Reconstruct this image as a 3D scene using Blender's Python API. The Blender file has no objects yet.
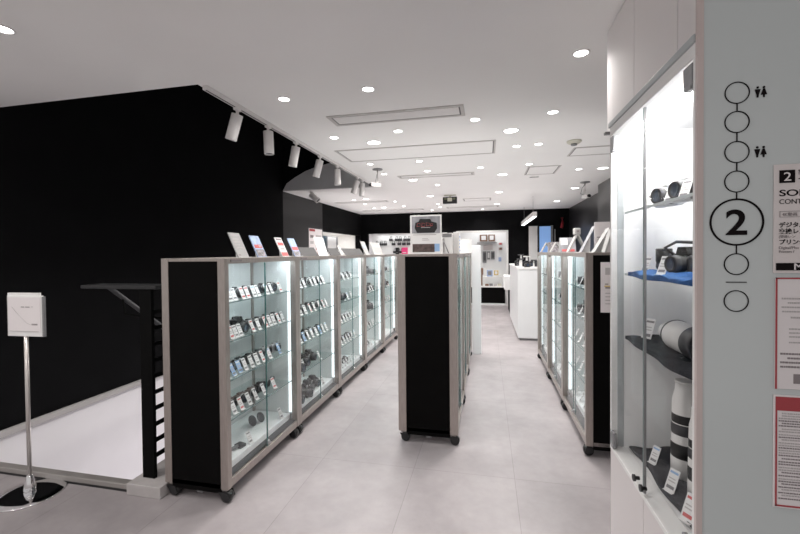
import bpy, bmesh, math, random
from mathutils import Vector, Matrix, Euler
random.seed(7)
scene = bpy.context.scene
col = scene.collection
PI = math.pi

# ------------------------------------------------------------------ materials
MATS = {}
def mat(name, color, rough=0.5, metal=0.0, spec=0.5, var=0.0, vscale=8.0, emit=0.0, bump=0.0, bscale=60.0, stretch=None):
    if name in MATS: return MATS[name]
    m = bpy.data.materials.new(name); m.use_nodes = True
    nt = m.node_tree; b = nt.nodes['Principled BSDF']
    c = (*color, 1)
    b.inputs['Base Color'].default_value = c
    b.inputs['Roughness'].default_value = rough
    b.inputs['Metallic'].default_value = metal
    b.inputs['Specular IOR Level'].default_value = spec
    if emit > 0:
        b.inputs['Emission Color'].default_value = c
        b.inputs['Emission Strength'].default_value = emit
    tc = nt.nodes.new('ShaderNodeTexCoord')
    src = tc.outputs['Object']
    if stretch:
        mp = nt.nodes.new('ShaderNodeMapping'); mp.inputs['Scale'].default_value = stretch
        nt.links.new(src, mp.inputs['Vector']); src = mp.outputs['Vector']
    if var > 0:
        n = nt.nodes.new('ShaderNodeTexNoise'); n.inputs['Scale'].default_value = vscale; n.inputs['Detail'].default_value = 4
        nt.links.new(src, n.inputs['Vector'])
        mr = nt.nodes.new('ShaderNodeMapRange')
        mr.inputs['From Min'].default_value = .3; mr.inputs['From Max'].default_value = .7
        mr.inputs['To Min'].default_value = 1 - var; mr.inputs['To Max'].default_value = 1 + var
        nt.links.new(n.outputs['Fac'], mr.inputs['Value'])
        mx = nt.nodes.new('ShaderNodeVectorMath'); mx.operation = 'SCALE'
        mx.inputs[0].default_value = color
        nt.links.new(mr.outputs['Result'], mx.inputs['Scale'])
        nt.links.new(mx.outputs['Vector'], b.inputs['Base Color'])
    if bump > 0:
        n2 = nt.nodes.new('ShaderNodeTexNoise'); n2.inputs['Scale'].default_value = bscale; n2.inputs['Detail'].default_value = 3
        nt.links.new(src, n2.inputs['Vector'])
        bp = nt.nodes.new('ShaderNodeBump'); bp.inputs['Strength'].default_value = bump; bp.inputs['Distance'].default_value = .01
        nt.links.new(n2.outputs['Fac'], bp.inputs['Height']); nt.links.new(bp.outputs['Normal'], b.inputs['Normal'])
    MATS[name] = m
    return m

def glass_mat(name, tint, refl=0.06, rough=0.0, strength=.40):
    m = bpy.data.materials.new(name); m.use_nodes = True
    nt = m.node_tree; nt.nodes.clear()
    out = nt.nodes.new('ShaderNodeOutputMaterial')
    t = nt.nodes.new('ShaderNodeBsdfTransparent'); t.inputs['Color'].default_value = (*tint, 1)
    g = nt.nodes.new('ShaderNodeBsdfGlossy'); g.inputs['Roughness'].default_value = rough
    lw = nt.nodes.new('ShaderNodeLayerWeight'); lw.inputs['Blend'].default_value = .5
    pw = nt.nodes.new('ShaderNodeMath'); pw.operation = 'POWER'; pw.inputs[1].default_value = 4.0
    nt.links.new(lw.outputs['Facing'], pw.inputs[0])
    mp = nt.nodes.new('ShaderNodeMath'); mp.operation = 'MULTIPLY_ADD'; mp.inputs[1].default_value = strength; mp.inputs[2].default_value = refl * .35
    mx = nt.nodes.new('ShaderNodeMixShader')
    nt.links.new(pw.outputs['Value'], mp.inputs[0]); nt.links.new(mp.outputs['Value'], mx.inputs['Fac'])
    nt.links.new(t.outputs['BSDF'], mx.inputs[1]); nt.links.new(g.outputs['BSDF'], mx.inputs[2])
    nt.links.new(mx.outputs['Shader'], out.inputs['Surface'])
    return m

def floor_mat():
    m = bpy.data.materials.new('floor_tile'); m.use_nodes = True
    nt = m.node_tree; b = nt.nodes['Principled BSDF']
    tc = nt.nodes.new('ShaderNodeTexCoord')
    mp = nt.nodes.new('ShaderNodeMapping'); mp.inputs['Location'].default_value = (-.172, -2.69, 0)
    nt.links.new(tc.outputs['Object'], mp.inputs['Vector'])
    br = nt.nodes.new('ShaderNodeTexBrick'); br.offset = 0; br.inputs['Scale'].default_value = 1
    br.inputs['Brick Width'].default_value = .675; br.inputs['Row Height'].default_value = 1.35
    br.inputs['Mortar Size'].default_value = .0022; br.inputs['Mortar Smooth'].default_value = .3
    br.inputs['Color1'].default_value = (.96, .96, .96, 1); br.inputs['Color2'].default_value = (1.03, 1.03, 1.03, 1)
    br.inputs['Mortar'].default_value = (.70, .69, .69, 1)
    nt.links.new(mp.outputs['Vector'], br.inputs['Vector'])
    def noise(scale, lo, hi, det=5):
        n = nt.nodes.new('ShaderNodeTexNoise'); n.inputs['Scale'].default_value = scale; n.inputs['Detail'].default_value = det
        n.inputs['Roughness'].default_value = .6
        nt.links.new(tc.outputs['Object'], n.inputs['Vector'])
        r = nt.nodes.new('ShaderNodeMapRange'); r.inputs['From Min'].default_value = .3; r.inputs['From Max'].default_value = .7
        r.inputs['To Min'].default_value = lo; r.inputs['To Max'].default_value = hi
        nt.links.new(n.outputs['Fac'], r.inputs['Value']); return r.outputs['Result']
    a = noise(1.5, .78, 1.16); c = noise(14, .95, 1.05, 8)
    mu = nt.nodes.new('ShaderNodeMath'); mu.operation = 'MULTIPLY'; nt.links.new(a, mu.inputs[0]); nt.links.new(c, mu.inputs[1])
    s1 = nt.nodes.new('ShaderNodeVectorMath'); s1.operation = 'SCALE'; s1.inputs[0].default_value = (.335, .304, .312)
    nt.links.new(mu.outputs['Value'], s1.inputs['Scale'])
    s2 = nt.nodes.new('ShaderNodeVectorMath'); s2.operation = 'MULTIPLY'
    nt.links.new(s1.outputs['Vector'], s2.inputs[0]); nt.links.new(br.outputs['Color'], s2.inputs[1])
    nt.links.new(s2.outputs['Vector'], b.inputs['Base Color'])
    r = noise(5, .30, .46); nt.links.new(r, b.inputs['Roughness'])
    b.inputs['Specular IOR Level'].default_value = .4
    return m

CEIL = mat('ceiling_paint', (.90, .885, .875), .9, var=.015, vscale=1.5, spec=.2)
FLOOR = floor_mat()
BLACKWALL = mat('black_wall', (.004, .004, .0045), .85, spec=.08, var=.2, vscale=3)
DKGREY = mat('dark_grey_wall', (.015, .0145, .0155), .5, spec=.3, var=.1, vscale=3)
DARKGLOSS = mat('dark_gloss_wall', (.022, .021, .022), .32, spec=.4, var=.1, vscale=2)
SCALLOPGREY = mat('grey_light_scallop', (.60, .59, .595), .7, spec=.2, var=.08, vscale=3)
WHITEWALL = mat('white_wall', (.80, .78, .80), .7, spec=.3, var=.02, vscale=3)
CAPMAT = mat('dado_cap_grey', (.42, .40, .395), .5, var=.05)
STEEL = mat('brushed_steel', (.40, .352, .325), .32, metal=.75, var=.10, vscale=22, stretch=(6, 6, .6))
STEELD = mat('dark_steel', (.30, .275, .26), .42, metal=.7, var=.1, vscale=14)
RAILTOP = mat('rail_grey', (.36, .335, .32), .4, metal=.4, var=.06)
CHROME = mat('chrome', (.82, .82, .83), .07, metal=1.0, var=.02)
SATIN = mat('satin_pole', (.55, .51, .49), .3, metal=.6, var=.04)
BLACKPANEL = mat('black_panel', (.0022, .002, .002), .7, spec=.06, var=.2, vscale=9)
RAILBLACK = mat('railing_black', (.0025, .0025, .0025), .7, spec=.06, var=.2, vscale=20)
BLACKPL = mat('black_plastic', (.012, .012, .013), .45, spec=.4, var=.2, vscale=40)
RUBBER = mat('black_rubber', (.010, .010, .010), .35, spec=.5, var=.15, vscale=30)
DKPL = mat('charcoal_plastic', (.045, .045, .05), .5, var=.2, vscale=40)
GREYPL = mat('grey_plastic', (.20, .20, .205), .5, var=.1, vscale=20)
SILVERPL = mat('silver_plastic', (.45, .45, .46), .35, metal=.5, var=.05, vscale=20)
BROWNPL = mat('brown_leather', (.12, .09, .085), .55, var=.2, vscale=50)
PALEPANEL = mat('pale_cabinet_panel', (.74, .765, .765), .55, spec=.4, var=.03, vscale=5)
BLUEPANEL = mat('blue_grey_panel', (.52, .585, .615), .45, spec=.5, var=.05, vscale=4)
DECK = mat('white_deck', (.93, .94, .95), .5, var=.02)
LEDMAT = mat('led_strip', (.86, .96, 1.0), .5, emit=22.0)
LEDSIDE = mat('led_side_strip', (.90, .97, 1.0), .5, emit=1.25)
LEDCASE = mat('led_case', (1.0, .99, .97), .5, emit=48.0)
GLASS = glass_mat('door_glass', (.985, .992, .991))
CASEGLASS = glass_mat('case_glass', (.99, .993, .993), .02, strength=.12)
SHELFGLASS = glass_mat('shelf_glass', (.92, .965, .96))
GEDGE = mat('glass_edge_green', (.05, .14, .135), .2, spec=.6, var=.1)
GEDGE2 = mat('glass_edge_pale', (.16, .23, .235), .2, spec=.6, var=.05)
GEDGE3 = mat('glass_edge_white', (.62, .68, .68), .2, var=.05)
WHITEPL = mat('white_plastic', (.80, .79, .78), .45, var=.02)
WHITEPAINT = mat('white_painted_metal', (.74, .715, .705), .45, var=.02)
CARDW = mat('card_white', (.76, .75, .75), .6, var=.02)
SIGNW = mat('sign_white', (.37, .365, .36), .6, var=.02)
CARDINK = mat('card_ink', (.20, .19, .20), .6, var=.1)
CARDRED = mat('card_red', (.55, .10, .10), .6, var=.1)
CARDBLUE = mat('card_blue', (.26, .42, .66), .6, var=.1)
PAPER = mat('paper', (.78, .73, .735), .7, var=.015)
PAPERC = mat('paper_cream', (.70, .645, .635), .7, var=.015)
INK = mat('ink_black', (.006, .004, .0045), .7, spec=.08, var=.1)
INKG = mat('ink_grey', (.22, .19, .195), .6, var=.1)
INKPALE = mat('ink_pale', (.45, .42, .42), .6, var=.05)
RED = mat('poster_red', (.36, .035, .045), .55, var=.05)
GLASSPANEL = mat('grey_back_painted_glass', (.55, .59, .59), .16, spec=.4, var=.02, vscale=1.2)
BEIGE = mat('beige_edge', (.56, .47, .45), .5, var=.03)
CUPB = mat('cupboard_white', (.84, .80, .79), .8, spec=.1, var=.012, vscale=2)
CUPBD = mat('lower_panel_white', (.70, .655, .655), .4, spec=.3, var=.012, vscale=2)
CASEIN = mat('case_interior_white', (.90, .90, .90), .5, var=.01)
GREYSTRIP = mat('grey_strip', (.42, .45, .46), .35, var=.04)
HINGE = mat('hinge_metal', (.26, .26, .27), .38, metal=.6, var=.08, vscale=60)
LENSW = mat('lens_white', (.78, .765, .75), .4, var=.02)
LENSG = mat('lens_glass', (.03, .045, .07), .08, spec=.8, var=.1)
CLOTHD = mat('dark_cloth', (.035, .037, .043), .9, spec=.1, var=.35, vscale=18, bump=.6, bscale=90)
CLOTHB = mat('blue_cloth', (.035, .10, .27), .85, spec=.15, var=.25, vscale=18, bump=.4, bscale=60)
DIFF = mat('lamp_diffuser', (1.0, .985, .96), .5, emit=14.0)
DIFF2 = mat('tube_diffuser', (1.0, 1.0, 1.0), .5, emit=2.5)
GREYB = mat('grey_board', (.030, .028, .028), .6, var=.05, vscale=6)
VENTW = mat('vent_frame', (.56, .53, .515), .6, var=.03)
VENTG = mat('vent_slat', (.78, .76, .75), .6, var=.03)
VENTD = mat('vent_dark', (.11, .10, .10), .7, var=.1)
STONE = mat('curb_stone', (.46, .43, .425), .6, var=.08, vscale=12)
PINK = mat('pink_box', (.85, .05, .22), .5, var=.05)
WOOD = mat('brown_frame', (.19, .10, .06), .5, var=.2, vscale=30)
BLUEGL = mat('blue_lit_glass', (.20, .36, .70), .25, emit=.55, var=.0)
TEAL = mat('teal_screen', (.010, .045, .075), .25, var=.3, vscale=6)
NICHE = mat('niche_white', (.85, .83, .80), .6, emit=.12)  # niche walls carry a faint glow in their colour
GLOWWHITE = mat('glowing_white', (.86, .86, .85), .6, emit=.10)  # faint glow put into the white of back walls and low desk
COUNTER = mat('counter_white', (.70, .71, .72), .4, var=.015)
CREAM = mat('cream_plastic', (.62, .60, .50), .5, var=.03)
SKYP = mat('poster_skyblue', (.35, .45, .68), .6, var=.25, vscale=30)
MULTI = mat('poster_photo', (.24, .22, .23), .6, var=.8, vscale=45)
DARKPHOTO = mat('poster_dark_photo', (.075, .05, .045), .5, var=.7, vscale=30)
GREYPHOTO = mat('poster_grey_photo', (.28, .28, .30), .5, var=.3, vscale=14)

# ------------------------------------------------------------------ mesh builder
class MB:
    def __init__(s): s.bm = bmesh.new(); s.mats = []
    def mi(s, m):
        if m not in s.mats: s.mats.append(m)
        return s.mats.index(m)
    def _merge(s, tmp, M, m):
        i = s.mi(m); vs = {}
        for v in tmp.verts: vs[v] = s.bm.verts.new(M @ v.co)
        for f in tmp.faces:
            try:
                nf = s.bm.faces.new([vs[v] for v in f.verts]); nf.material_index = i; nf.smooth = f.smooth
            except ValueError: pass
        tmp.free()
    def box(s, lo, hi, m, bev=0, M=None, seg=2):
        t = bmesh.new(); bmesh.ops.create_cube(t, size=1)
        for v in t.verts: v.co = Vector([lo[k] + (v.co[k] + .5) * (hi[k] - lo[k]) for k in range(3)])
        if bev > 0: bmesh.ops.bevel(t, geom=list(t.edges), offset=bev, segments=seg, affect='EDGES', profile=.5)
        s._merge(t, M or Matrix(), m); return s
    def lathe(s, prof, m, M=None, n=24, mats=None, cap=True):
        # prof: list of (r, z)
        M = M or Matrix(); rings = []
        for r, z in prof:
            rings.append([s.bm.verts.new(M @ Vector((r * math.cos(2 * PI * k / n), r * math.sin(2 * PI * k / n), z))) for k in range(n)])
        for j in range(len(rings) - 1):
            i = s.mi(mats[j] if mats else m)
            for k in range(n):
                f = s.bm.faces.new((rings[j][k], rings[j][(k + 1) % n], rings[j + 1][(k + 1) % n], rings[j + 1][k])); f.material_index = i; f.smooth = True
        if cap:
            f = s.bm.faces.new(rings[0][::-1]); f.material_index = s.mi(mats[0] if mats else m)
            f = s.bm.faces.new(rings[-1]); f.material_index = s.mi(mats[-1] if mats else m)
        return s
    def cyl(s, a, b, r, m, r2=None, n=16):
        a = Vector(a); b = Vector(b); d = b - a
        M = Matrix.Translation(a) @ d.to_track_quat('Z', 'Y').to_matrix().to_4x4()
        return s.lathe([(r, 0), (r if r2 is None else r2, d.length)], m, M, n)
    def tube(s, pts, r, m, n=8):
        pts = [Vector(p) for p in pts]; rings = []
        for i, p in enumerate(pts):
            d = (pts[min(i + 1, len(pts) - 1)] - pts[max(i - 1, 0)]).normalized()
            q = d.to_track_quat('Z', 'Y').to_matrix()
            rings.append([s.bm.verts.new(p + q @ Vector((r * math.cos(2 * PI * k / n), r * math.sin(2 * PI * k / n), 0))) for k in range(n)])
        i = s.mi(m)
        for j in range(len(rings) - 1):
            for k in range(n):
                f = s.bm.faces.new((rings[j][k], rings[j][(k + 1) % n], rings[j + 1][(k + 1) % n], rings[j + 1][k])); f.material_index = i; f.smooth = True
        for rg in (rings[0][::-1], rings[-1]):
            f = s.bm.faces.new(rg); f.material_index = i
        return s
    def prism(s, poly, depth, m, M=None):
        # poly in XY, extruded along Z by depth
        M = M or Matrix(); i = s.mi(m)
        a = [s.bm.verts.new(M @ Vector((x, y, 0))) for x, y in poly]; b = [s.bm.verts.new(M @ Vector((x, y, depth))) for x, y in poly]
        n = len(poly)
        for f in (s.bm.faces.new(a[::-1]), s.bm.faces.new(b)): f.material_index = i
        for k in range(n):
            f = s.bm.faces.new((a[k], a[(k + 1) % n], b[(k + 1) % n], b[k])); f.material_index = i
        return s
    def grid(s, fn, nu, nv, m):
        i = s.mi(m); vs = [[s.bm.verts.new(Vector(fn(u / nu, v / nv))) for v in range(nv + 1)] for u in range(nu + 1)]
        for u in range(nu):
            for v in range(nv):
                f = s.bm.faces.new((vs[u][v], vs[u + 1][v], vs[u + 1][v + 1], vs[u][v + 1])); f.material_index = i; f.smooth = True
        return s
    def mesh(s, name):
        bmesh.ops.recalc_face_normals(s.bm, faces=list(s.bm.faces))
        me = bpy.data.meshes.new(name); s.bm.to_mesh(me); s.bm.free()
        for m in s.mats: me.materials.append(m)
        return me
    def build(s, name, parent=None, loc=None, rot=None):
        o = bpy.data.objects.new(name, s.mesh(name)); col.objects.link(o)
        if parent: o.parent = parent
        if loc is not None: o.location = loc
        if rot is not None: o.rotation_euler = rot
        return o

def tag(o, label, cat, group=None):
    o['label'] = label; o['category'] = cat
    if group: o['group'] = group
    return o
def thing(name, label, cat, loc=(0, 0, 0), rot=(0, 0, 0), group=None):
    o = bpy.data.objects.new(name, None); col.objects.link(o); o.empty_display_size = .1
    o.location = loc; o.rotation_euler = rot
    return tag(o, label, cat, group)
def struct(mb, name, parent=None):
    o = mb.build(name, parent); o['kind'] = 'structure'; return o
def child(o, parent):
    o.parent = parent; return o
def copy_tree(o, loc=None, rot=None, label=None, group=None, parent=None):
    c = o.copy(); col.objects.link(c)
    if parent is not None: c.parent = parent
    if loc is not None: c.location = loc
    if rot is not None: c.rotation_euler = rot
    if label: c['label'] = label
    if group: c['group'] = group
    for ch in o.children: copy_tree(ch, parent=c)
    return c
def shared(name, me, loc=(0, 0, 0), rot=(0, 0, 0), parent=None):
    o = bpy.data.objects.new(name, me); col.objects.link(o); o.location = loc; o.rotation_euler = rot
    if parent: o.parent = parent
    return o
TXT = []
def text_obj(name, body, size, m, loc, rot, parent=None, sx=1.0, align='LEFT', bold=0.0, depth=.0006):
    cu = bpy.data.curves.new(name, 'FONT'); cu.body = body; cu.size = size; cu.align_x = align; cu.offset = bold
    cu.extrude = depth
    t = bpy.data.objects.new(name + '_src', cu); col.objects.link(t)
    bpy.context.view_layer.update()
    me = bpy.data.meshes.new_from_object(t.evaluated_get(bpy.context.evaluated_depsgraph_get()))
    bpy.data.objects.remove(t, do_unlink=True); bpy.data.curves.remove(cu)
    for v in me.vertices: v.co.x *= sx
    me.name = name
    me.materials.clear(); me.materials.append(m)
    o = bpy.data.objects.new(name, me); col.objects.link(o); o.location = loc; o.rotation_euler = rot
    if parent: o.parent = parent
    return o
NTH = ['', 'first', 'second', 'third', 'fourth', 'fifth', 'sixth', 'seventh', 'eighth', 'ninth', 'tenth', 'eleventh', 'twelfth', 'thirteenth', 'fourteenth']

# ------------------------------------------------------------------ constants of the place
H = 2.65          # ceiling height
XL = -3.65        # left wall
XV = -1.90        # right edge of stairwell opening in the ceiling
YV0, YV1 = 2.34, 6.66
YB = 11.3         # back wall
XR = 2.02         # right wall

# ------------------------------------------------------------------ room shell
f = MB()
f.box((-1.97, -1.8, -.2), (3.2, 12.6, 0), FLOOR)
f.box((-6, -1.8, -.2), (-1.97, 2.06, 0), FLOOR)
f.box((-4.6, YV1, -.2), (-1.97, 12.6, 0), FLOOR)
struct(f, 'floor')
c = MB()
c.box((XV, -1.8, H), (3.2, 12.6, H + .2), CEIL)
c.box((-6, -1.8, H), (XV, YV0, H + .2), CEIL)
c.box((-4.6, YV1, H), (XV, 12.6, H + .2), CEIL)
struct(c, 'ceiling')
w = MB(); w.box((XL - .15, 1.95, .16), (XL, YV1, 4.2), BLACKWALL); struct(w, 'wall_left')
w = MB()
w.box((XL - .15, 1.95, -2.6), (XL, YV1 + .1, .12), WHITEWALL)
w.box((XL, YV1, -2.6), (-2.0, YV1 + .1, -.2), WHITEWALL)
w.box((XL, 2.09, -2.7), (-2.0, YV1, -2.6), WHITEWALL)
w.box((-2.1, 2.09, -2.6), (-2.0, YV1, -.2), WHITEWALL)
w.box((XL, 1.98, -2.6), (-2.0, 2.06, -.2), WHITEWALL)
struct(w, 'wall_stairwell')
t = MB(); t.box((XL - .02, 1.95, .115), (XL + .035, YV1, .165), CAPMAT, .006); struct(t, 'trim_1')
# upper stairwell void
w = MB()
w.box((XL, YV0 - .12, H + .2), (XV, YV0 - .02, 4.2), BLACKWALL)
w.box((XV, YV0, H + .2), (XV + .1, YV1, 4.2), BLACKWALL)
w.box((XL, YV1 - .012, H + .001), (XV, YV1, H + .2), BLACKWALL); w.box((XL, YV1, H + .2), (XV, YV1 + .1, 4.2), BLACKWALL)
w.box((XL - .15, YV0 - .12, 4.2), (XV + .1, YV1 + .1, 4.3), BLACKWALL)
struct(w, 'wall_stairwell_upper')
scallop = [(-3.62, 2.651), (-3.47, 2.753), (-3.312, 2.852), (-3.099, 2.956), (-2.852, 3.03), (-2.59, 3.076), (-2.296, 3.094), (-1.91, 3.095), (-1.91, 2.651)]
scallop = [(x, z) if z < 2.66 else (x * 1.021 if x < -1.95 else x, 1.5 + (z - 1.5) * 1.021) for x, z in scallop]
g = MB(); g.prism(scallop, .04, SCALLOPGREY, Matrix.Translation((0, YV1 - .013, 0)) @ Matrix.Rotation(PI / 2, 4, 'X'))  # panel cut and coloured as a spotlight's scallop on the black end wall
struct(g, 'painted_scallop')
# left wall beyond the stairwell: grey pier, black band over a lit niche
w = MB(); w.box((XL - .5, YV1, 0), (XL, 8.44, H), DKGREY); struct(w, 'wall_left_pier')
w = MB()
w.box((XL - .15, 8.44, 2.02), (XL, 11.18, H), BLACKWALL)
w.box((XL - .15, 8.44, 0), (XL, 11.18, .5), BLACKWALL)
w.box((XL - .15, 11.18, 0), (XL, 12.2, H), BLACKWALL)
struct(w, 'wall_left_far')
w = MB()
w.box((XL - .75, 8.44, .5), (XL - .7, 11.18, 2.1), NICHE)
w.box((XL - .7, 8.44, .45), (XL - .15, 11.18, .5), WHITEWALL)
w.box((XL - .7, 8.44, 2.02), (XL - .15, 11.18, 2.07), NICHE)
w.box((XL - .7, 11.13, .5), (XL - .15, 11.18, 2.02), NICHE)
struct(w, 'wall_left_niche')
# back wall with two openings
w = MB()
w.box((XL, YB, 2.075), (2.4, YB + .12, H), BLACKWALL)
w.box((XL, YB, 0), (-3.45, YB + .12, 2.075), BLACKWALL)
w.box((-3.45, YB, 0), (-1.1, YB + .12, .5), BLACKWALL)
w.box((-1.1, YB, 0), (-.80, YB + .12, 2.075), BLACKWALL)
w.box((.56, YB, 0), (2.4, YB + .12, 2.075), BLACKWALL)
struct(w, 'wall_back')
w = MB()
w.box((-3.5, YB + .42, .4), (-1.0, YB + .47, 2.2), GLOWWHITE)
w.box((-3.45, YB + .12, .45), (-1.1, YB + .42, .5), WHITEWALL)
w.box((-3.5, YB + .12, .45), (-3.45, YB + .42, 2.12), WHITEWALL); w.box((-1.1, YB + .12, .45), (-1.05, YB + .42, 2.12), WHITEWALL)
w.box((-3.5, YB + .12, 2.075), (-1.05, YB + .42, 2.12), WHITEWALL)
struct(w, 'wall_back_niche')
w = MB()
w.box((-1.0, 12.15, 0), (1.0, 12.2, 2.3), GLOWWHITE)
w.box((-1.0, YB + .12, 0), (-.95, 12.15, 2.3), WHITEWALL); w.box((.95, YB + .12, 0), (1.0, 12.15, 2.3), WHITEWALL)
w.box((-1.0, YB + .12, 2.3), (1.0, 12.2, 2.35), WHITEWALL)
struct(w, 'wall_back_room')
t = MB()
t.box((-.80, YB - .02, 2.05), (.58, YB + .14, 2.10), WHITEPL); t.box((.53, YB - .02, 0), (.58, YB + .14, 2.05), WHITEPL)
t.box((-.84, YB - .02, 0), (-.80, YB + .14, 2.10), WHITEPL)
struct(t, 'trim_3')
t = MB(); t.box((1.12, YB - .04, 0), (1.34, YB, 2.19), WHITEPL); struct(t, 'trim_4')
d = MB(); d.box((1.39, YB - .03, .02), (1.68, YB - .005, 2.18), BLUEGL)
struct(d, 'window_1')
d = MB(); d.box((1.34, YB - .045, 0), (1.39, YB, 2.2), BLACKPL); d.box((1.68, YB - .045, 0), (1.74, YB, 2.2), GREYPL); d.box((1.78, YB - .03, .8), (1.80, YB - .01, 2.1), SILVERPL)
struct(d, 'door_1')
# right wall
w = MB(); w.box((XR + .13, 7.5, 0), (XR + .3, 12.6, H), DARKGLOSS); w.box((XR - .12, 1.15, 0), (XR + .3, 7.5, H), DARKGLOSS); struct(w, 'wall_right')
w = MB()
w.box((.505, 1.081, 0), (2.6, 1.089, H), GLASSPANEL); w.box((.88, 1.089, 0), (2.6, 1.15, H), WHITEWALL)
struct(w, 'wall_right_front')
t = MB(); t.box((.492, 1.079, 0), (.505, 1.089, H), BEIGE); struct(t, 'trim_5')
# ------------------------------------------------------------------ floor edge of the stairwell
t = MB(); t.box((-5.2, 2.06, -.16), (-2.215, 2.115, .045), RAILTOP, .006); t.box((-5.2, 2.055, -.02), (-2.215, 2.062, .012), BLACKPL); struct(t, 'trim_6')  # black strip at the foot stands for the rail's shadow
t = MB(); t.box((-2.215, 2.03, 0), (-1.965, 6.5, .072), STONE, .004); struct(t, 'trim_7')
# ------------------------------------------------------------------ black stair railing
r = thing('stair_railing', 'black metal railing with horizontal rungs behind the nearest left cabinet', 'railing', (-2.125, 2.12, .07))
MB().box((-.045, -.012, 0), (.045, .012, 1.235), RAILBLACK, .003).build('post', r)
MB().box((-.045, 4.3, 0), (.045, 4.324, 1.235), RAILBLACK, .003).build('post', r)
for z in (.12, .22, .325, .43, .535, .64, .745, .85, .955, 1.06):
    MB().box((-.012, .012, z - .011), (.012, 4.3, z + .011), RAILBLACK, .002).build('rung', r)
MB().box((-.50, -.02, 1.214), (.09, .14, 1.237), BLACKPL, .004).build('top_rail', r)
MB().box((-.03, .2, 1.222), (.03, 4.33, 1.237), RAILBLACK, .004).build('top_rail', r)
h = thing('stair_handrail', 'dark grey sloping handrail bar on the black stairwell wall side', 'handrail', (-2.55, 2.24, 1.28))
hb = MB(); a, b = Vector((0, 0, 0)), Vector((-.02, 1.55, -1.22)); hb.tube([a, a + (b - a) * .5, b], .017, DKPL); hb.build('bar', h)
MB().tube([(0, .1, -.08), (.02, .1, -.2), (.42, .0, -.2)], .008, RAILBLACK).build('bracket', h)

# ------------------------------------------------------------------ sign stand
s = thing('sign_stand', 'chrome sign stand with small white notice by the stairwell', 'sign stand', (-2.825, 1.915, 0))
MB().lathe([(.178, 0), (.182, .004), (.178, .010), (.12, .018), (.05, .023), (.03, .024)], CHROME, n=48).build('base', s)
MB().lathe([(.028, .022), (.033, .03), (.030, .06), (.018, .11), (.013, .125)], CHROME, n=10).build('collar', s)
MB().cyl((0, 0, .12), (0, 0, 1.0), .0115, SATIN).build('pole', s)
hd = MB(); hd.box((-.130, -.008, 1.0), (.130, .008, 1.255), WHITEPL, .003); hd.box((-.130, -.004, 1.252), (.105, .012, 1.272), WHITEPL, .002)
hd.box((.130, -.006, 1.0), (.139, .010, 1.25), GREYPL)
hd.box((-.126, -.0095, 1.005), (-.124, -.008, 1.25), INKPALE)
hd = hd.build('sign_head', s)
nt_ = MB(); nt_.box((-.118, -.0105, 1.03), (.122, -.0085, 1.245), PAPER); nt_ = nt_.build('notice', s)
ln = MB(); ln.tube([(-.09, -.011, 1.185), (-.04, -.011, 1.135), (.02, -.011, 1.085), (.05, -.011, 1.075), (.10, -.011, 1.078)], .0012, INKPALE, 4)
ln.box((-.02, -.0115, 1.182), (.005, -.0105, 1.187), INKG); ln.box((.012, -.0115, 1.182), (.045, -.0105, 1.187), INKG); ln.box((.055, -.0115, 1.184), (.07, -.0105, 1.188), INKPALE)
ln.box((.058, -.0115, 1.072), (.1, -.0105, 1.081), INKG); ln.box((-.11, -.0115, 1.032), (.11, -.0105, 1.034), INKPALE)
ln.build('printing', nt_)
s.rotation_euler = (0, 0, math.radians(3))

# ------------------------------------------------------------------ display cabinets
TOP = 1.49
def caster(parent, x, y):
    k = MB(); k.box((x - .022, y - .022, .072), (x + .022, y + .022, .09), STEELD, .002)
    k.prism([(-.03, .068), (.03, .068), (.045, .03), (.03, .012), (-.005, .028)], .006, BLACKPL, Matrix.Translation((x, y - .024, 0)) @ Matrix.Rotation(PI / 2, 4, 'X'))
    k.prism([(-.03, .068), (.03, .068), (.045, .03), (.03, .012), (-.005, .028)], .006, BLACKPL, Matrix.Translation((x, y + .030, 0)) @ Matrix.Rotation(PI / 2, 4, 'X'))
    k = k.build('caster', parent)
    wv = MB(); M = Matrix.Translation((x + .012, y - .022, .036)) @ Matrix.Rotation(-PI / 2, 4, 'X')
    wv.lathe([(.014, 0), (.032, .002), (.036, .008), (.036, .036), (.032, .042), (.014, .044)], RUBBER, M, 20); wv.build('wheel', k)

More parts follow.
